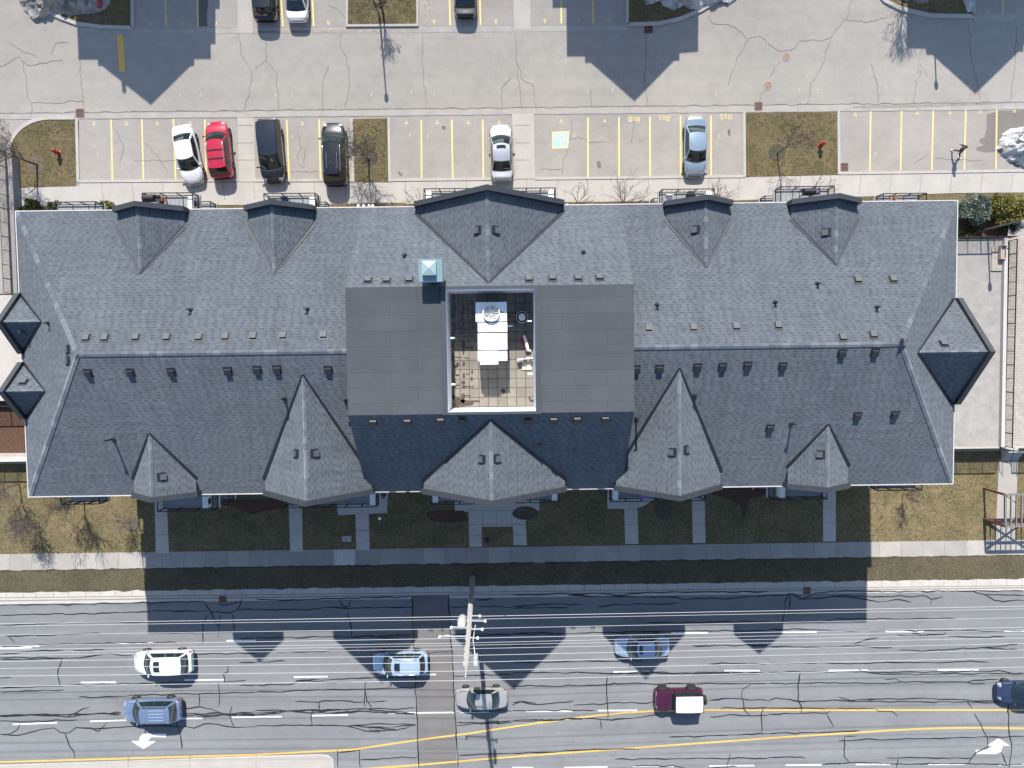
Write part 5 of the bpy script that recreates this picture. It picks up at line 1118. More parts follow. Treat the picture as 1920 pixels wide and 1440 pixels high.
# ================================================================== side terraces, walls and fences
def fence(name, label, cat, pts, z, h, post=1.15, pick=.11, group=None, mm=None, pr=.012):
    pts = [Vector((p[0], p[1], z)) for p in pts]; t = thing(name, label, cat, pts[0], 0, group); mm = mm or M['black']
    for zz in (h, .10):
        mb = MB()
        for a, b_ in zip(pts, pts[1:]): mb.bar(a + Vector((0, 0, zz)), b_ + Vector((0, 0, zz)), .07)
        mb.build('rail', mm, t)
    pk = MB()
    for a, b_ in zip(pts, pts[1:]):
        L = (b_ - a).length; n = max(1, round(L / post))
        for i in range(n + 1):
            p = a.lerp(b_, i / n); mb = MB(); mb.bar(p, p + Vector((0, 0, h + .04)), .06, up=Vector((0, 1, 0))); mb.build('post', mm, t)
        n = int(L / pick)
        for i in range(1, n): p = a.lerp(b_, i / n); pk.bar(p + Vector((0, 0, .1)), p + Vector((0, 0, h)), pr * 2, up=Vector((0, 1, 0)))
    pk.build('pickets', mm, t); return t
def prism(name, pts, z0, z1, m):
    mb = MB(); n = len(pts); a = sum(pts[i][0] * pts[(i+1) % n][1] - pts[(i+1) % n][0] * pts[i][1] for i in range(n))
    if a < 0: pts = pts[::-1]
    mb.face([(x, y, z1) for x, y in pts])
    for i in range(n): p, q = pts[i], pts[(i+1) % n]; mb.face([(p[0], p[1], z0), (q[0], q[1], z0), (q[0], q[1], z1), (p[0], p[1], z1)])
    return mb.build(name, m)
def XY(px, py, z): p = P(px, py, z); return (p.x, p.y)
M['patio'] = mat('rough_patio', (.33, .315, .295), .95, var=.16, scale=1.6, bump=.5, bscale=9)
TZ = .9
q = [(XE - OV + .01, P(1800, 448, TZ).y), XY(1881, 446, TZ), XY(1875, 839, TZ), (XE - OV + .01, P(1800, 839, TZ).y)]
struct(prism('patio', q, -.02, TZ, M['patio']))
tag(prism('retaining_wall', [XY(1884, 446, TZ + .35), XY(1890.5, 446, TZ + .35), XY(1884, 838, TZ + .35), XY(1877.5, 838, TZ + .35)], -.02, TZ + .35, M['conc_lt']), 'pale concrete wall between the right patio and the paver path', 'wall')
q = [XY(1889, 452, TZ), XY(2100, 450, TZ), XY(2100, 838, TZ), XY(1882, 838, TZ)]; struct(prism('paver_path', q, -.02, TZ, M['brickpath']))
mb = MB(); a, b_, c, d_ = P(1893, 368, .005), P(2120, 366, .005), P(2100, 450.3, TZ), P(1889, 452.3, TZ); mb.face([a, d_, c, b_]); struct(mb.build('paver_ramp', M['brickpath']))
tag(prism('south_wall', [(XE - OV + .01, P(1800, 838.5, TZ + .1).y), XY(1960, 837, TZ + .1), XY(1960, 844, TZ + .1), (XE - OV + .01, P(1800, 845, TZ + .1).y)], -.02, TZ + .1, M['conc_dk']), 'grey concrete wall at the lower end of the right patio', 'wall')
fence('metal_railing', 'black metal railing along the paver path on the right', 'railing', [XY(1890.5, 452, TZ), XY(1881.5, 836, TZ)], TZ, 1.05)
fence('metal_railing', 'black metal railing across the upper end of the right patio', 'railing', [(XE - OV, P(1800, 449, TZ).y), XY(1889, 447, TZ)], TZ, 1.15, group=None)
fence('metal_railing', 'black metal railing on the wall below the right patio', 'railing', [(XE - OV, P(1800, 842, TZ + .1).y), XY(1880, 841, TZ + .1)], TZ + .1, 1.05, pick=.07)
fence('metal_railing', 'black metal railing at the right photo edge beyond the steps', 'railing', [XY(1910, 841, TZ + .1), XY(1990, 839, TZ + .1)], TZ + .1, 1.05, pick=.07)
q = [XY(1859, 462, TZ), XY(1879, 462, TZ), XY(1878, 508, TZ), XY(1857, 508, TZ)]; struct(prism('paver_pad', q, TZ - .05, TZ + .10, M['brickpath']))
t = thing('garden_crate', 'pale wooden crate on the paver pad by the right patio wall', 'crate', P(1876, 475, TZ + .1))
a, b_ = P(1871, 486, TZ + .1), P(1881, 462, TZ + .1); mb = MB()
for (x0, y0, x1, y1) in ((a.x, a.y, b_.x, a.y), (a.x, b_.y, b_.x, b_.y), (a.x, a.y, a.x, b_.y), (b_.x, a.y, b_.x, b_.y)): mb.bar((x0, y0, TZ + .3), (x1, y1, TZ + .3), .05, .4)
mb.build('sides', mat('pale_wood', (.42, .33, .26), .8, var=.2, scale=4), t); mb = MB(); mb.box((a.x + .03, a.y + .03, TZ + .1), (b_.x - .03, b_.y - .03, TZ + .36)); mb.build('soil', M['patio'], t)
# steps and lower path on the right
mb = MB()
for i in range(5):
    y1, y0 = P(1895, 845 + i * 3.6, .9 - i * .18).y, P(1895, 845 + (i + 1) * 3.6, .9 - i * .18).y; mb.box((P(1885, 850, .5).x, y0, -.02), (P(1915, 850, .5).x, y1, .9 - i * .18))
tag(mb.build('garden_steps', M['conc']), 'five concrete steps from the paver path down to the lower walk', 'steps')
for px in (1886, 1913):
    a, b_ = P(px, 842, TZ), P(px - 6, 866, .1); t = thing('handrail', 'black %s handrail of the concrete steps' % ('left' if px < 1900 else 'right'), 'handrail', a)
    mb = MB(); mb.tube([a + Vector((0, .3, .95)), a + Vector((0, 0, .95)), b_ + Vector((0, 0, .95)), b_ + Vector((0, -.2, .9))], .025, 6); mb.build('rail', M['black'], t, 60)
    for p in (a, b_): mb = MB(); mb.tube([p, p + Vector((0, 0, .95))], .025, 6); mb.build('post', M['black'], t, 60)
polys('lower_walk', [[(1873, 862), (1909, 858), (1903, 1013), (1866, 1015)]], 0.004, SLAB[0])
# left side terrace
q = [(XW + OV - .01, P(20, 552, TZ).y), XY(-160, 552, TZ), XY(-160, 753, TZ), (XW + OV - .01, P(20, 752, TZ).y)]; struct(prism('patio', q, -.02, TZ, M['conc']))
tag(prism('retaining_wall', [XY(14, 288, TZ), XY(22, 288, TZ), XY(33, 552, TZ), XY(24, 552, TZ)], -.02, TZ + .02, mat('grey_side_wall', (.30, .285, .27), .9, var=.1)), 'grey concrete wall at the left photo edge between the lawn and the railing', 'wall')
q = [XY(-260, 286, TZ), XY(14, 286, TZ), XY(24, 553, TZ), XY(-260, 553, TZ)]; struct(prism('paver_path', q, -.02, TZ, M['brickpath']))
fence('metal_railing', 'grey metal railing along the left photo edge above the wall', 'railing', [XY(11, 288, TZ), XY(23, 550, TZ)], TZ, 1.05, mm=mat('pale_grey_metal', (.20, .20, .20), .6))
fence('metal_railing', 'black metal railing at the lower end of the left patio', 'railing', [(XW + OV, P(20, 760, .5).y), XY(-120, 761, .5)], TZ - .5, 1.3, pick=.10)
poly('mulch_bed', [(-200, 757), (60, 756), (62, 849), (-200, 851)], 0.02, M['mulch']); poly('paver_strip', [(-200, 851), (62, 849), (62, 860), (-200, 862)], 0.03, M['brickpath'])
tag(prism('south_wall', [(XW + OV, P(20, 861, .7).y), XY(-160, 863, .7), XY(-160, 870, .7), (XW + OV, P(20, 868, .7).y)], -.02, .75, M['white_wall']), 'white garden wall with posts below the mulch bed on the left', 'wall')
fence('metal_railing', 'black metal railing on the white wall at the left', 'railing', [(XW + OV, P(20, 866, .75).y), XY(-160, 868, .75)], .75, .9, pick=.07)
poly('planting_soil', [(1795, 412), (1888, 408), (1889, 446), (1795, 448)], 0.022, M['mulch'])
# pergola by the street sidewalk
t = thing('pergola', 'grey open pergola on rusty red posts over the lower walk at the right photo edge', 'pergola', P(1845, 945))
M['redwood'] = mat('rusty_red_wood', (.17, .055, .038), .8, var=.3, scale=5); M['greywood'] = mat('grey_painted_steel', (.17, .155, .145), .7, var=.2, scale=3)
PH = 2.55
pa, pb = P(1845, 916), P(1845, 973); top = lambda p: Vector((p.x, p.y, PH)); pc, pd = Vector((pa.x + 3.6, pa.y, 0)), Vector((pb.x + 3.6, pb.y, 0))
for p in (pa, pb, pc, pd): mb = MB(); mb.bar(p, top(p), .17, up=Vector((0, 1, 0))); mb.build('post', M['redwood'], t)
for a, b_ in ((pa, pb), (pc, pd), (pa, pc), (pb, pd)): mb = MB(); mb.bar(top(a) + Vector((0, 0, .06)), top(b_) + Vector((0, 0, .06)), .15, .16); mb.build('beam', M['greywood'], t)
for i in range(1, 8): x = lerp(pa.x, pc.x, i / 8); mb = MB(); mb.bar((x, pa.y + .05, PH + .12), (x, pb.y - .05, PH + .12), .09, .12); mb.build('rafter', M['greywood'], t)
for a, b_ in ((pa, pd), (pb, pc)): mb = MB(); mb.bar(top(a) + Vector((0, 0, -.05)), top(b_) + Vector((0, 0, -.05)), .07, .07); mb.build('cross_brace', M['greywood'], t)
for a, b_ in ((pb + Vector((0, 0, .25)), top(pd) - Vector((0, 0, .2))), (top(pb) - Vector((0, 0, .2)), pd + Vector((0, 0, .25)))): mb = MB(); mb.bar(a, b_, .12, .06, up=Vector((0, 1, 0))); mb.build('side_brace', M['redwood'], t)
for z_ in (.2, 1.9): mb = MB(); mb.bar(pb + Vector((0, 0, z_)), pd + Vector((0, 0, z_)), .10, .16); mb.build('side_rail', M['greywood'], t)
mb = MB()
for i in range(1, 16): x = lerp(pb.x, pd.x, i / 16); mb.bar((x, pb.y, .2), (x, pb.y, 1.9), .025, up=Vector((0, 1, 0)))
mb.build('side_pickets', M['black'], t)

# ================================================================== the neighbouring houses whose shadows reach the parking lane (just beyond the upper edge)
def house(prof, tip, h, label):
    tp = P(*tip); y0 = tp.y - SHY * h; pts = []
    for px, py in prof:
        g = P(px, py); hh = max(0.0, (y0 - g.y) / -SHY); pts.append((g.x - SHX * hh, hh))
    xs = [p[0] for p in pts]; pts = [(xs[0], 0)] + pts + [(xs[-1], 0)]
    t = thing('gabled_house', label, 'house', ((xs[0] + xs[-1]) / 2, y0, 0), 0, 'gabled houses beyond the upper parking row')
    mb = MB(); D = 9.0; n = len(pts)
    mb.face([(x, y0, z) for x, z in pts]); mb.face([(x, y0 + D, z) for x, z in pts][::-1])
    for (xa, za), (xb, zb_) in ((pts[0], pts[1]), (pts[-2], pts[-1])): mb.face([(xa, y0, za), (xa, y0 + D, za), (xb, y0 + D, zb_), (xb, y0, zb_)])
    mb.build('wall', M['brick'], t)
    mb = MB()
    for (xa, za), (xb, zb_) in zip(pts[1:-2], pts[2:-1]): mb.face([(xa, y0, za), (xa, y0 + D, za), (xb, y0 + D, zb_), (xb, y0, zb_)])
    mb.build('roof', M['shingle'], t, uv=True)
    for k in (-1, 0, 1):
        x = tp.x - SHX * h + k * 2.6
        for z in (1.2, 4.2, 7.2):
            mb = MB(); mb.box((x - .6, y0 - .03, z), (x + .6, y0 + .05, z + 1.4)); mb.build('window', M['glass'], t)
    return t, y0
hs, y0 = house([(147, -40), (147, 112), (183, 112), (184, 124), (192, 124), (283, 197), (357, 124), (364, 124), (364, 111), (395, 111), (395, 83), (404, 83), (404, 17), (412, 17), (412, -60)], (283, 197), 13.5, 'gabled brick house beyond the left end of the upper parking row')
g = P(233, 170); hh = (y0 + 1.5 - g.y) / -SHY; mb = MB(); mb.box((g.x - SHX * hh - .16, y0 + 1.3, 10), (g.x - SHX * hh + .16, y0 + 1.7, hh)); mb.build('chimney', M['fascia'], hs)
house([(1036, -60), (1036, 15), (1062, 15), (1063, 106), (1097, 106), (1097, 118), (1108, 118), (1190, 190), (1264, 114), (1274, 114), (1274, 100), (1309, 97), (1310, -60)], (1190, 190), 13.5, 'gabled brick house beyond the middle of the upper parking row')
house([(1700, -60), (1700, 91), (1736, 91), (1737, 103), (1748, 103), (1829, 176), (1910, 97), (1919, 97), (1919, 84), (1950, 84), (1950, -60)], (1829, 176), 13.5, 'gabled brick house beyond the right end of the upper parking row')

# ================================================================== snow piles
def pile(pts, h, label, m, seed=1, z0=0.0):
    ps = [P(x, y) for x, y in pts]; out = []
    for i in range(len(ps)):
        a, b_ = ps[i], ps[(i + 1) % len(ps)]; n = max(1, int((b_ - a).length / .12))
        for k in range(n): out.append(a.lerp(b_, k / n))
    c = sum(out, Vector()) / len(out); mb = MB(); rings = 22; n = len(out)
    for r in range(rings + 1):
        f = r / rings
        for p in out:
            q = p.lerp(c, f); e = mnoise.fractal(Vector((q.x * .9, q.y * .9, seed)), .8, 2.0, 5); e2 = mnoise.noise(Vector((q.x * 3, q.y * 3, seed + 4)))
            e3 = abs(mnoise.noise(Vector((q.x * 1.7 + 3, q.y * 1.2, seed + 2)))); z = z0 + h * (1 - (1 - f) ** 2.2) ** .8 * (.75 + .5 * e + .7 * e3) + (.16 * e2 + .07 * mnoise.noise(Vector((q.x * 8, q.y * 8, seed)))) * (f > 0); w_ = .22 * mnoise.noise(Vector((q.x * 2.5, q.y * 2.5, seed + 9))) + .09 * mnoise.noise(Vector((q.x * 7, q.y * 7, seed + 9)))
            mb.v.append(Vector((q.x + w_, q.y + w_ * .7, z if f > 0 else z0 - .02)))
    for r in range(rings):
        for i in range(n): mb.f.append([r*n + i, r*n + (i+1) % n, (r+1)*n + (i+1) % n, (r+1)*n + i]); mb.m.append(0)
    mb.f.append([rings*n + i for i in range(n)]); mb.m.append(0)
    return tag(mb.build('snow_pile', m, None, 40), label, 'snow pile', 'old snow piles')
pile([(36, -30), (38, 5), (50, 24), (57, 36), (70, 40), (85, 34), (95, 27), (112, 26), (130, 28), (165, 29), (185, 25), (200, 18), (209, 5), (205, -20), (120, -50)], .9, 'dirty grey snow pile over the curb at the upper left', M['snow_dirty'], 3, .08)
pile([(1207, -20), (1210, 8), (1222, 10), (1232, -1), (1243, 12), (1262, 21), (1282, 12), (1305, 22), (1330, 10), (1352, 3), (1366, 9), (1382, -2), (1380, -30), (1300, -50)], .8, 'bluish icy snow pile over the curved curb at the upper middle', M['snow'], 8, .08)
pile([(1650, -14), (1700, 4), (1720, 7), (1738, 8), (1743, 0), (1735, -20), (1690, -40)], .5, 'thin grey snow remnant in the shaded upper lawn', M['snow_dirty'], 12, .08)
pile([(1801, -12), (1806, 12), (1810, 23), (1820, 24), (1827, 12), (1826, -5), (1815, -25)], .5, 'small rounded white snow lump in the shaded upper lawn', M['snow'], 15, .08)
pile([(1866, 283), (1872, 268), (1880, 250), (1896, 240), (1915, 238), (1950, 232), (1990, 250), (1990, 320), (1940, 320), (1912, 309), (1892, 302), (1878, 292)], 1.25, 'big white snow pile on the wet stall at the right photo edge', M['snow'], 21, 0)
mb = MB(); a = P(186, 2, .7); mb.box(a - Vector((.15, .5, .1)), a + Vector((.15, .45, .14)), None, None); o = mb.build('plastic_strip', mat('red_plastic', (.32, .03, .05), .5)); tag(o, 'red plastic strip lying on the dirty snow', 'debris')

# ================================================================== bare trees and shrubs
def bare_tree(name, px, py, hgt, seed, label, cat='tree', lean=(0, 0), spread=.55, levels=5, r0=.085, group=None, trunk_f=.36, m=None, mt=None, kids=(3, 4), rmin=.009):
    rnd = random.Random(seed); base = P(px, py); t = thing(name, label, cat, base, 0, group); tr = MB(); cr = MB()
    def grow(p, d_, L, r, lv):
        n = 5 if lv < 3 else 3; pts = [p]; rs = [r]; q = p.copy(); dd = d_.copy()
        for i in range(n):
            dd = (dd + Vector((rnd.gauss(0, .13), rnd.gauss(0, .13), rnd.gauss(0.03, .06))) * (1 if lv else .3)).normalized(); q = q + dd * (L / n); pts.append(q.copy()); rs.append(max(rmin * .7, r * (1 - .5 * (i + 1) / n)))
        (tr if lv == 0 else cr).tube(pts, rs, 8 if lv == 0 else (5 if lv < 2 else 3), cap=lv == 0)
        if lv >= levels: return
        k = rnd.randint(*kids) + (3 if lv == 0 else 0)
        for j in range(k):
            f = rnd.uniform(.55, 1.0) if lv == 0 else rnd.uniform(.25, 1.0); i = min(n - 1, int(f * n)); s_ = pts[i].lerp(pts[i + 1], f * n - i)
            a = 2 * math.pi * (j + rnd.uniform(-.3, .3)) / k; sp = spread * rnd.uniform(.75, 1.35); ax = dd.cross(Vector((math.cos(a), math.sin(a), .3)))
            if ax.length < .05: continue
            nd = (Matrix.Rotation(sp, 3, ax.normalized()) @ dd + Vector((0, 0, .10))).normalized()
            grow(s_, nd, L * rnd.uniform(.52, .80) * (1.15 if lv == 0 else 1), max(rmin, rs[i] * rnd.uniform(.45, .62)), lv + 1)
        if lv == 0: grow(q, dd, L * .9, rs[-1], 1)
    grow(base - Vector((0, 0, .05)), Vector((lean[0], lean[1], 1)).normalized(), hgt * trunk_f, r0, 0)
    tr.build('trunk', mt or M['bark'], t, 60); cr.build('crown', m or M['bark'], t, 60); return t
GT = 'bare young trees'
bare_tree('bare_tree', 70, 309, 6.2, 11, 'bare tree on the rounded left lawn above a bare soil ring', group=GT, r0=.10, lean=(-.05, .02), trunk_f=.42, spread=.7)
bare_tree('bare_tree', 692, 300, 5.2, 23, 'bare tree on the narrow grass island reaching over the black car', group=GT, lean=(-.16, .05), r0=.09, spread=.75)
bare_tree('bare_tree', 1457, 288, 4.8, 31, 'thin bare tree in a dark mulch ring on the hydrant lawn', group=GT, r0=.06, levels=4, trunk_f=.5)
bare_tree('bare_tree', 719, 26, 6.5, 42, 'bare tree beside the lamp post on the upper grass island', group=GT, r0=.11, spread=.34, trunk_f=.2, kids=(2, 3), rmin=.010, levels=6)
bare_tree('bare_tree', 36, 908, 5.0, 51, 'bare tree nearest the left photo edge below the building corner', group=GT, r0=.06, m=M['twig'])
bare_tree('bare_tree', 72, 979, 3.4, 57, 'low pinkish bare tree on the left lawn near the street sidewalk', group=GT, r0=.05, m=M['twig'], trunk_f=.4)
bare_tree('bare_tree', 157, 936, 5.2, 63, 'bare tree beside the leftmost street side balcony', group=GT, r0=.07, spread=.42)
bare_tree('bare_tree', 244, 978, 3.2, 71, 'thin bare tree at the edge of the building shadow on the left lawn', group=GT, r0=.04, levels=4, m=M['twig'])
bare_tree('bare_tree', 1692, 926, 3.0, 83, 'thin bare sapling in the lawn below the right building corner', group=GT, r0=.035, levels=4)
bare_tree('bare_tree', 1690, -16, 5.5, 95, 'bare tree just beyond the upper edge at the right curb', group=GT, r0=.08)
bare_tree('bare_tree', 598, 968, 2.4, 96, 'small pale bare tree on the shaded lawn between two garden walks', group=GT, r0=.035, levels=4, m=M['twig'])
def shrub(px, py, h, seed, label, n=15):
    rnd = random.Random(seed); base = P(px, py); t = thing('bare_shrub', label, 'shrub', base, 0, 'bare shrubs along the front'); mb = MB(); st = MB()
    def gr(p, d_, L, r, lv, tgt):
        pts = [p]; q = p.copy(); dd = d_.copy()
        for i in range(3): dd = (dd + Vector((rnd.gauss(0, .13), rnd.gauss(0, .13), .05))).normalized(); q = q + dd * L / 3; pts.append(q.copy())
        tgt.tube(pts, [r, r * .85, r * .7, r * .5], 3 if lv else 4, cap=False)
        if lv < 3:
            for _ in range(rnd.randint(2, 3)): i = rnd.randint(1, 3); gr(pts[i], (dd + Vector((rnd.gauss(0, .5), rnd.gauss(0, .5), rnd.uniform(0, .4)))).normalized(), L * .62, r * .68, lv + 1, mb)
    for k in range(n):
        a = 2 * math.pi * k / n + rnd.uniform(-.3, .3); gr(base + Vector((math.cos(a) * .1, math.sin(a) * .1, 0)), Vector((math.cos(a) * .95, math.sin(a) * .95, 1)).normalized(), h * .55, .021, 0, st)
    st.build('stems', M['twig'], t, 60); mb.build('twigs', M['twig'], t, 60)
shrub(697, 388, 3.0, 5, 'large bare shrub in the strip right of the second dormer'); shrub(1084, 382, 2.5, 6, 'bare shrub just right of the middle gable'); shrub(1169, 380, 3.4, 7, 'wide bare shrub between the middle gable and the next balcony', 22)
shrub(1346, 368, 1.8, 8, 'bare shrub beside the balcony with the white chair'); shrub(1528, 366, 1.9, 9, 'bare shrub behind the balcony with the dark covered grill'); shrub(786, 384, 1.9, 10, 'small bare shrub left of the middle gable')
for px, py, rx, ry, nm, l in ((68, 308, .80, .75, 'soil_ring', None), (1457, 286, .75, .7, 'soil_ring', None), (695, 296, .65, .6, 'soil_ring', None), (985, 962, 1.1, .6, 'soil_ring', None), (1243, 957, .75, .8, 'soil_ring', None), (247, 983, .6, .6, 'soil_ring', None)):
    c = P(px, py); mb = MB(); mb.face([(c.x + rx * math.cos(R(a)) * (1 + .12 * mnoise.noise(Vector((a * .04, px, 0)))), c.y + ry * math.sin(R(a)), .02) for a in range(0, 360, 15)]); struct(mb.build(nm, mat('dark_soil', (.095, .08, .06), 1, var=.4, scale=5, bump=.5) if px > 100 else mat('bare_soil', (.17, .13, .09), 1, var=.35, scale=5)))
poly('planting_bed', [(1325, 918), (1440, 912), (1438, 928), (1405, 935), (1400, 962), (1394, 968), (1388, 948), (1360, 932), (1330, 926)], .018, M['mulch']); poly('planting_bed', [(410, 940), (530, 936), (528, 952), (470, 964), (440, 950), (415, 946)], .018, M['mulch'])
poly('planting_bed', [(800, 960), (870, 957), (876, 976), (850, 981), (815, 978), (800, 970)], .018, M['mulch'])
# evergreen bushes
def leafm(name, c1, c2): return mat(name, c1, .8, spec=.3, col2=c2, scale=1.6, detail=3)
M['ev1'] = leafm('blue_green_needles', (.07, .095, .078), (.24, .29, .235)); M['ev2'] = leafm('olive_needles', (.075, .085, .022), (.30, .28, .07)); M['ev3'] = leafm('dark_green_needles', (.03, .045, .018), (.13, .145, .055))
def bush(px, py, rx, ry, h, seed, label, m, n=1500, z0=0, lobes=9):
    rnd = random.Random(seed); c = P(px, py); t = thing('evergreen_bush', label, 'bush', c, 0, 'evergreen bushes'); mb = MB(); st = MB()
    cs = []
    for k in range(lobes):
        a = rnd.uniform(0, 6.28); f = math.sqrt(rnd.uniform(0, 1.0)) * rnd.choice((.7, 1, 1)); cs.append(Vector((c.x + rx * f * math.cos(a), c.y + ry * f * math.sin(a), h * rnd.uniform(.3, .62) * (1.15 - .5 * f))))
    for q in cs: st.tube([c + Vector((0, 0, 0)), (c + q) / 2 + Vector((0, 0, .05)), q], [.05, .035, .015], 5)
    for i in range(n):
        ki = rnd.randrange(len(cs)); q = cs[ki]; rr = min(rx, ry) * rnd.uniform(.55, 1.0) * (.26 + .36 * ((ki * 37) % 10) / 10); v = Vector((rnd.gauss(0, 1), rnd.gauss(0, 1), rnd.gauss(.25, .9))).normalized(); p = q + Vector((v.x * rr, v.y * rr, v.z * rr * .8))
        if p.z < .05: p.z = .05 + rnd.random() * .2
        dn = (v + Vector((rnd.gauss(0, .5), rnd.gauss(0, .5), rnd.gauss(0.3, .4)))).normalized(); sd_ = dn.cross(Vector((rnd.gauss(0, 1), rnd.gauss(0, 1), rnd.gauss(0, 1)))).normalized(); L = rnd.uniform(.12, .27); w_ = L * rnd.uniform(.28, .5)
        mb.face([p - sd_ * w_ / 2, p + dn * L * .5 - sd_ * w_ * .5 , p + dn * L, p + dn * L * .5 + sd_ * w_ * .5])
    st.build('branches', M['bark'], t, 60); mb.build('foliage', m, t); return t
bush(1815, 396, 1.25, 1.1, 2.4, 1, 'blue green evergreen bush at the right building corner', M['ev1'], 5200, lobes=20)
bush(1876, 394, 1.7, 1.1, 3.0, 2, 'large olive evergreen bush beside the paver path', M['ev2'], 7000, lobes=26)
bush(1812, 433, .7, .35, 1.0, 3, 'low dark hedge by the patio railing near the building', M['ev3'], 1300); bush(1886, 431, .8, .35, 1.0, 4, 'low dark hedge by the patio railing near the path', M['ev3'], 1300)
bush(62, 389, 1.0, .45, 1.3, 5, 'low spreading juniper at the left building corner', M['ev3'], 2000, lobes=12); bush(108, 391, .8, .4, 1.1, 6, 'low dark juniper under the leftmost front balcony', M['ev3'], 1300)
bush(200, 389, .7, .4, 1.0, 7, 'low olive juniper right of the leftmost front balcony', M['ev2'], 1100)

# ================================================================== things on the balconies
def aircon(key, px, py, label):
    x0, x1, ya, yb, z = BAL[key]; p = P(px, py, z + .4); sg = 1 if ya > yb else -1
    x = min(max(p.x, x0 + .35), x1 - .35); y = min(max(p.y, min(ya, yb) + .55), max(ya, yb) - .55)
    t = thing('air_conditioner', label, 'air conditioner', (x, y, z), 0, 'white air conditioners on the balconies')
    mb = MB(); mb.box((-.19, -.42, .06), (.19, .42, .74)); mb.build('casing', M['whitebox'], t, local=True)
    mb = MB(); mb.box((-.16, -.38, 0), (.16, -.28, .06)); mb.box((-.16, .28, 0), (.16, .38, .06)); mb.build('feet', M['trim'], t, local=True)
    mb = MB(); mb.lathe([(.24, 0), (.24, .015), (.02, .02)], 16, None, Matrix.Translation((.19, 0, .4)) @ Matrix.Rotation(R(90), 4, 'Y')); mb.build('fan_grille', M['trim'], t, local=True)
aircon(('N', 1, ZB), 363, 382, 'white air conditioner on the balcony with the barbecue'); aircon(('N', 2, ZB), 588, 382, 'white air conditioner on the balcony with the blue chair'); aircon(('N', 3, ZB), 799, 370, 'white air conditioner on the balcony left of the middle gable'); aircon(('N', 4, ZB), 1038, 369, 'white air conditioner on the balcony right of the middle gable')
aircon(('N', 5, ZB), 1334, 366, 'white air conditioner on the balcony with the white chair'); aircon(('S', 1, ZB), 388, 940, 'white air conditioner on the street balcony under the leftmost dormer'); aircon(('S', 2, ZB), 700, 936, 'white air conditioner on the street balcony under the left tall dormer'); aircon(('S', 3, ZB), 812, 932, 'white air conditioner on the street balcony left of the middle dormer')
aircon(('S', 4, ZB), 1043, 930, 'white air conditioner on the street balcony right of the middle dormer'); aircon(('S', 5, ZB), 1153, 926, 'white air conditioner at the left end of the long street balcony'); aircon(('S', 6, ZB), 1464, 921, 'white air conditioner on the street balcony under the rightmost dormer')
def at(key, px, py, dz=.4):
    x0, x1, ya, yb, z = BAL[key]; p = P(px, py, z + dz); return Vector((min(max(p.x, x0 + .4), x1 - .4), min(max(p.y, min(ya, yb) + .35), max(ya, yb) - .35), z))
def chair(key, px, py, m, label, rz=0):
    t = thing('patio_chair', label, 'chair', at(key, px, py), R(rz), None)
    mb = MB(); mb.box((-.25, -.25, .40), (.25, .25, .44)); mb.build('seat', m, t, local=True); mb = MB(); mb.box((-.25, .22, .44), (.25, .26, .90)); mb.build('backrest', m, t, local=True)
    for x in (-.23, .23):
        for y in (-.23, .23): mb = MB(); mb.bar((x, y, 0), (x, y, .42), .035, up=Vector((0, 1, 0))); mb.build('leg', m, t, local=True)
        mb = MB(); mb.bar((x, -.22, .62), (x, .24, .62), .04, .03); mb.build('armrest', m, t, local=True)
chair(('N', 2, ZB), 535, 378, mat('blue_canvas', (.10, .16, .24), .8), 'blue folding chair on the balcony above the second dormer'); chair(('N', 5, ZB), 1253, 374, M['whitebox'], 'white garden chair at the left end of its balcony')
t = thing('round_table', 'black round table on the balcony with the white chair', 'table', at(('N', 5, ZB), 1293, 369)); mb = MB(); mb.lathe([(.34, .68), (.36, .70), (.34, .73), (.02, .735)], 20); mb.build('table_top', M['black'], t, 40, local=True)
mb = MB(); mb.tube([(0, 0, 0), (0, 0, .7)], .035, 8); mb.lathe([(.22, 0), (.22, .03), (.04, .05)], 14); mb.build('pedestal', M['black'], t, 40, local=True)
def grill(key, px, py, label, m):
    t = thing('barbecue', label, 'barbecue', at(key, px, py)); mb = MB(); mb.box((-.42, -.24, .62), (.42, .24, .86)); mb.build('firebox', m, t, local=True); mb = MB(); mb.tube([(-.40, 0, .9), (.40, 0, .9)], .23, 12); mb.build('lid', m, t, 40, local=True)
    mb = MB(); mb.box((.45, -.22, .80), (.80, .22, .84)); mb.build('side_shelf', m, t, local=True)
    for x in (-.36, .36):
        for y in (-.2, .2): mb = MB(); mb.bar((x, y, 0), (x, y, .64), .05, up=Vector((0, 1, 0))); mb.build('leg', m, t, local=True)
grill(('N', 1, ZB), 285, 368, 'black barbecue at the left end of the front balcony', M['trim']); grill(('N', 6, ZB), 1512, 362, 'dark covered barbecue on the front balcony under the rightmost dormer', M['black'])
t = thing('folded_towel', 'purple cloth draped beside the dark barbecue', 'cloth', at(('N', 6, ZB), 1527, 362)); mb = MB(); mb.tube([(-.22, -.1, .75), (-.05, .0, .82), (.15, .1, .72)], [.12, .2, .10], 8); mb.build('cloth', mat('purple_cloth', (.22, .13, .25), .9), t, 60, local=True)
mb = MB(); mb.bar((-.2, 0, 0), (-.2, 0, .8), .03, up=Vector((0, 1, 0))); mb.bar((.2, 0, 0), (.2, 0, .8), .03, up=Vector((0, 1, 0))); mb.bar((-.2, 0, .75), (.2, 0, .75), .03); mb.build('rack', M['black'], t, local=True)
t = thing('side_table', 'small brown wooden table beside the black barbecue', 'table', at(('N', 1, ZB), 305, 376)); mb = MB(); mb.lathe([(.24, .45), (.25, .48), (.02, .49)], 14); mb.build('table_top', M['redwood'], t, 40, local=True)
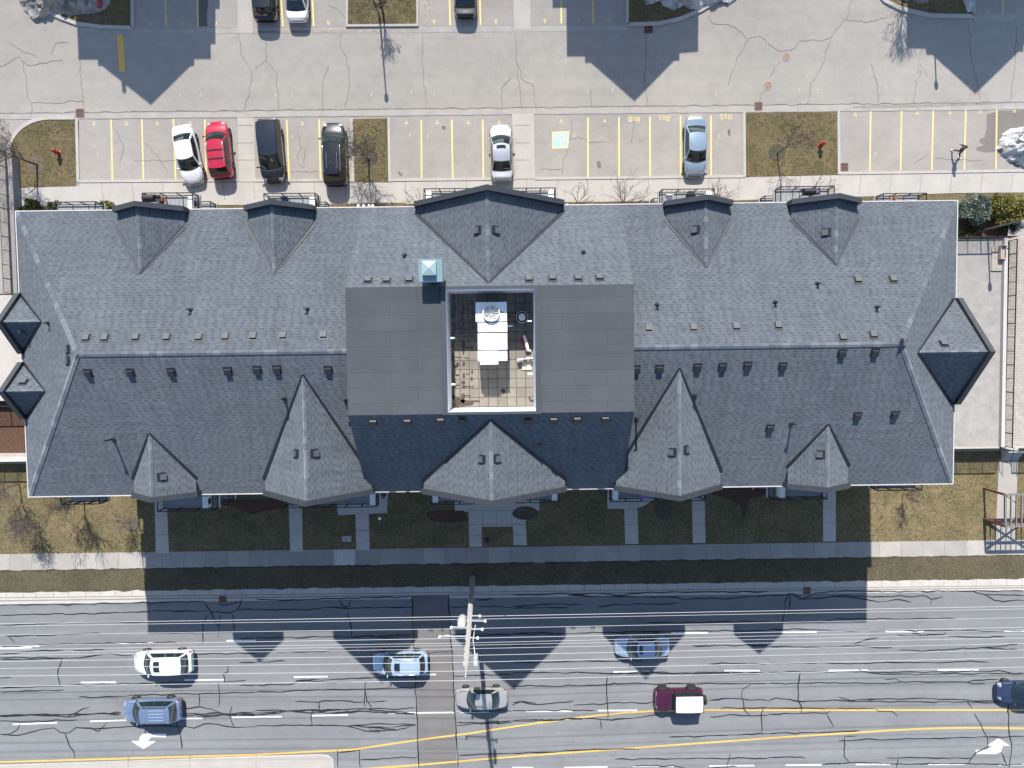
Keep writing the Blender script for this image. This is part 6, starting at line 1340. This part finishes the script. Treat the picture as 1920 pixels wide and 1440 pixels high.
for k in range(3): mb = MB(); a = k * 2.1; mb.bar((.18 * math.cos(a), .18 * math.sin(a), 0), (.1 * math.cos(a), .1 * math.sin(a), .46), .035, up=Vector((0, 1, 0))); mb.build('leg', M['redwood'], t, local=True)
t = thing('flower_pot', 'round tan flower pot on the rightmost front balcony', 'flower pot', at(('N', 7, ZB), 1677, 367)); mb = MB(); mb.lathe([(.16, 0), (.24, .42), (.27, .42), (.27, .48), (.22, .48), (.21, .42)], 16); mb.build('pot', mat('tan_clay', (.42, .24, .13), .9), t, 40, local=True); mb = MB(); mb.lathe([(.20, .40), (.02, .44)], 14); mb.build('soil', M['mulch'], t, local=True)
t = thing('storage_box', 'violet blue storage box on the long street balcony', 'box', at(('S', 5, ZB), 1208, 927)); mb = MB(); mb.box((-.4, -.25, 0), (.4, .25, .5)); mb.build('box_body', mat('violet_plastic', (.14, .12, .36), .5), t, local=True); mb = MB(); mb.box((-.43, -.28, .50), (.43, .28, .57)); mb.build('lid', mat('violet_lid', (.17, .15, .42), .5), t, local=True)
t = thing('garden_marker', 'small dark garden marker with a pale stake on the shaded lawn by the middle walk', 'marker', P(913, 1010)); mb = MB(); mb.bar((-.25, .25, .05), (0, 0, .35), .05); mb.build('stake', M['conc_lt'], t, local=True); mb = MB(); mb.box((-.16, -.14, .2), (.16, .14, .75)); mb.box((-.1, -.3, .0), (.1, -.1, .3)); mb.build('marker_body', M['black'], t, local=True)
for px, py, l in ((712, 972, 'small white valve box on the shaded lawn'), ):
    c = P(px, py); mb = MB(); mb.lathe([(.14, 0), (.14, .06), (.05, .08)], 10, None, Matrix.Translation(c)); tag(mb.build('valve_box', M['whitebox'], None, 40), l, 'valve box')
c = P(650, 1010); mb = MB(); mb.box((c.x - .4, c.y - .25, 0), (c.x + .4, c.y + .25, .06)); tag(mb.build('utility_cover', M['conc_dk']), 'flat grey utility cover in the shaded lawn left of a garden walk', 'utility cover')

# ================================================================== the walker
def skin_body(name, chains, m, parent, sub=1):
    """one continuous surface: chains of (point, radius) sharing joints by name"""
    pts, rad, edges, idx = [], [], [], {}
    for ch in chains:
        prev = None
        for k, p, r in ch:
            if k not in idx: idx[k] = len(pts); pts.append(p); rad.append(r)
            if prev is not None: edges.append((prev, idx[k]))
            prev = idx[k]
    me = bpy.data.meshes.new(name); me.from_pydata(pts, edges, []); me.materials.append(m); o = bpy.data.objects.new(name, me); COL.objects.link(o); o.parent = parent
    sk = o.modifiers.new('skin', 'SKIN'); sk.use_smooth_shade = True
    for i, sv in enumerate(me.skin_vertices[0].data): sv.radius = (rad[i], rad[i]); sv.use_root = i == 0
    o.modifiers.new('sub', 'SUBSURF').levels = sub; o.modifiers['sub'].render_levels = sub + 1
    return o
fa, fb = P(1784.5, 283), P(1798, 296.5); hd = P(1811, 275.5, 1.66); hip = (fa + fb) / 2 * .45 + Vector((hd.x, hd.y, 0)) * .55; hip.z = .93
t = thing('walking_person', 'person in a dark jacket, olive trousers and white shoes striding across the parking stall', 'person', ((fa + fb) / 2).to_tuple())
o0 = t.location; lo = lambda v: tuple(Vector(v) - o0)
fw = (fa - fb); fw.z = 0; fw.normalize(); sd_ = Vector((-fw.y, fw.x, 0))     # walking towards the upper left
SKIN = mat('skin', (.42, .26, .19), .6); JK = mat('dark_jacket', (.018, .022, .02), .8, var=.1); TRO = mat('olive_trousers', (.11, .115, .085), .9, var=.1); SHO = mat('white_shoes', (.75, .75, .73), .6); HAIR = mat('dark_hair', (.03, .02, .018), .7)
ch = Vector((hd.x, hd.y, 0)) * .8 + Vector((hip.x, hip.y, 0)) * .2; chest = ch + Vector((0, 0, 1.32)); neck = Vector((hd.x, hd.y, 1.50)) * 1.0; head = Vector((hd.x, hd.y, 1.65))
s1, s2 = chest + sd_ * .19 + Vector((0, 0, .08)), chest - sd_ * .19 + Vector((0, 0, .08)); h1, h2 = hip + sd_ * .09, hip - sd_ * .09
k1, k2 = h1.lerp(fa, .5) + fw * .10 + Vector((0, 0, .02)), h2.lerp(fb, .52) + fw * .08
e1, e2 = s1 - fw * .16 + Vector((0, 0, -.26)) + sd_ * .05, s2 + fw * .16 + Vector((0, 0, -.25)) - sd_ * .05
w1, w2 = e1 + fw * .02 + Vector((0, 0, -.23)), e2 + fw * .16 + Vector((0, 0, -.15)); a1, a2 = fa + Vector((0, 0, .09)), fb + Vector((0, 0, .09))
skin_body('body', [[('hip', lo(hip), .12), ('belly', lo(hip.lerp(chest, .5)), .12), ('chest', lo(chest), .13), ('neck', lo(neck), .055), ('head', lo(head), .095), ('crown', lo(head + Vector((0, 0, .08))), .085)],
  [('chest', 0, 0), ('s1', lo(s1), .065), ('e1', lo(e1), .045), ('w1', lo(w1), .032)], [('chest', 0, 0), ('s2', lo(s2), .065), ('e2', lo(e2), .045), ('w2', lo(w2), .032)],
  [('hip', 0, 0), ('h1', lo(h1), .085), ('k1', lo(k1), .06), ('a1', lo(a1), .04)], [('hip', 0, 0), ('h2', lo(h2), .085), ('k2', lo(k2), .06), ('a2', lo(a2), .04)]], SKIN, t)
skin_body('trousers', [[('hip', lo(hip), .145), ('waist', lo(hip + Vector((0, 0, .12))), .14)], [('hip', 0, 0), ('h1', lo(h1), .105), ('k1', lo(k1), .078), ('a1', lo(a1.lerp(k1, .12)), .06)], [('hip', 0, 0), ('h2', lo(h2), .105), ('k2', lo(k2), .078), ('a2', lo(a2.lerp(k2, .12)), .06)]], TRO, t)
skin_body('jacket', [[('chest', lo(chest), .20), ('belly', lo(hip.lerp(chest, .5)), .19), ('hem', lo(hip + Vector((0, 0, .04))), .185)], [('chest', 0, 0), ('col', lo(chest.lerp(neck, .75)), .085)], [('chest', 0, 0), ('s1', lo(s1), .10), ('e1', lo(e1), .07), ('w1', lo(w1.lerp(e1, .1)), .05)], [('chest', 0, 0), ('s2', lo(s2), .10), ('e2', lo(e2), .07), ('w2', lo(w2.lerp(e2, .1)), .05)]], JK, t)
for f, kk in ((fa, k1), (fb, k2)):
    mb = MB(); mb.tube([f - fw * .10 + Vector((0, 0, .055)), f + Vector((0, 0, .055)), f + fw * .10 + Vector((0, 0, .045)), f + fw * .19 + Vector((0, 0, .035))], [.05, .055, .052, .032], 8); mb.build('shoe', SHO, t, 60)
mb = MB(); mb.lathe([(.02, -.10), (.10, -.06), (.118, 0), (.112, .06), (.07, .12), (.01, .135)], 14, None, Matrix.Translation(head - fw * .018 + Vector((0, 0, .03)))); mb.build('hair', HAIR, t, 60)
for w_, e in ((w1, e1), (w2, e2)):
    dn = (w_ - e).normalized(); mb = MB(); mb.tube([w_, w_ + dn * .05, w_ + dn * .09], [.028, .042, .036], 8)
    for i, L in enumerate((.065, .075, .072, .055)): b_ = w_ + dn * .085 + fw * (.028 - .019 * i); mb.tube([b_, b_ + dn * L * .5, b_ + dn * L + sd_ * .012], [.0095, .009, .007], 6)
    mb.tube([w_ + dn * .03 + fw * .035, w_ + dn * .06 + fw * .06, w_ + dn * .09 + fw * .062], [.011, .010, .008], 6); mb.build('hand', SKIN, t, 60)
mb = MB(); mb.tube([head + fw * .09 + Vector((0, 0, .02)), head + fw * .118 + Vector((0, 0, -.015)), head + fw * .09 + Vector((0, 0, -.03))], [.010, .016, .008], 6)
mb.tube([head + fw * .088 - sd_ * .025 + Vector((0, 0, -.06)), head + fw * .092 + Vector((0, 0, -.06)), head + fw * .088 + sd_ * .025 + Vector((0, 0, -.06))], .006, 5)
for s_ in (-1, 1): mb.tube([head + sd_ * s_ * .09 + Vector((0, 0, .03)), head + sd_ * s_ * .105 - fw * .01, head + sd_ * s_ * .092 + Vector((0, 0, -.03))], .012, 5)
mb.build('face', SKIN, t, 60)
for s_ in (-1, 1): mb = MB(); mb.lathe([(.003, -.012), (.012, 0), (.003, .012)], 8, None, Matrix.Translation(head + fw * .085 + sd_ * s_ * .034 + Vector((0, 0, .025)))); mb.build('eye', M['trim'], t, 60)
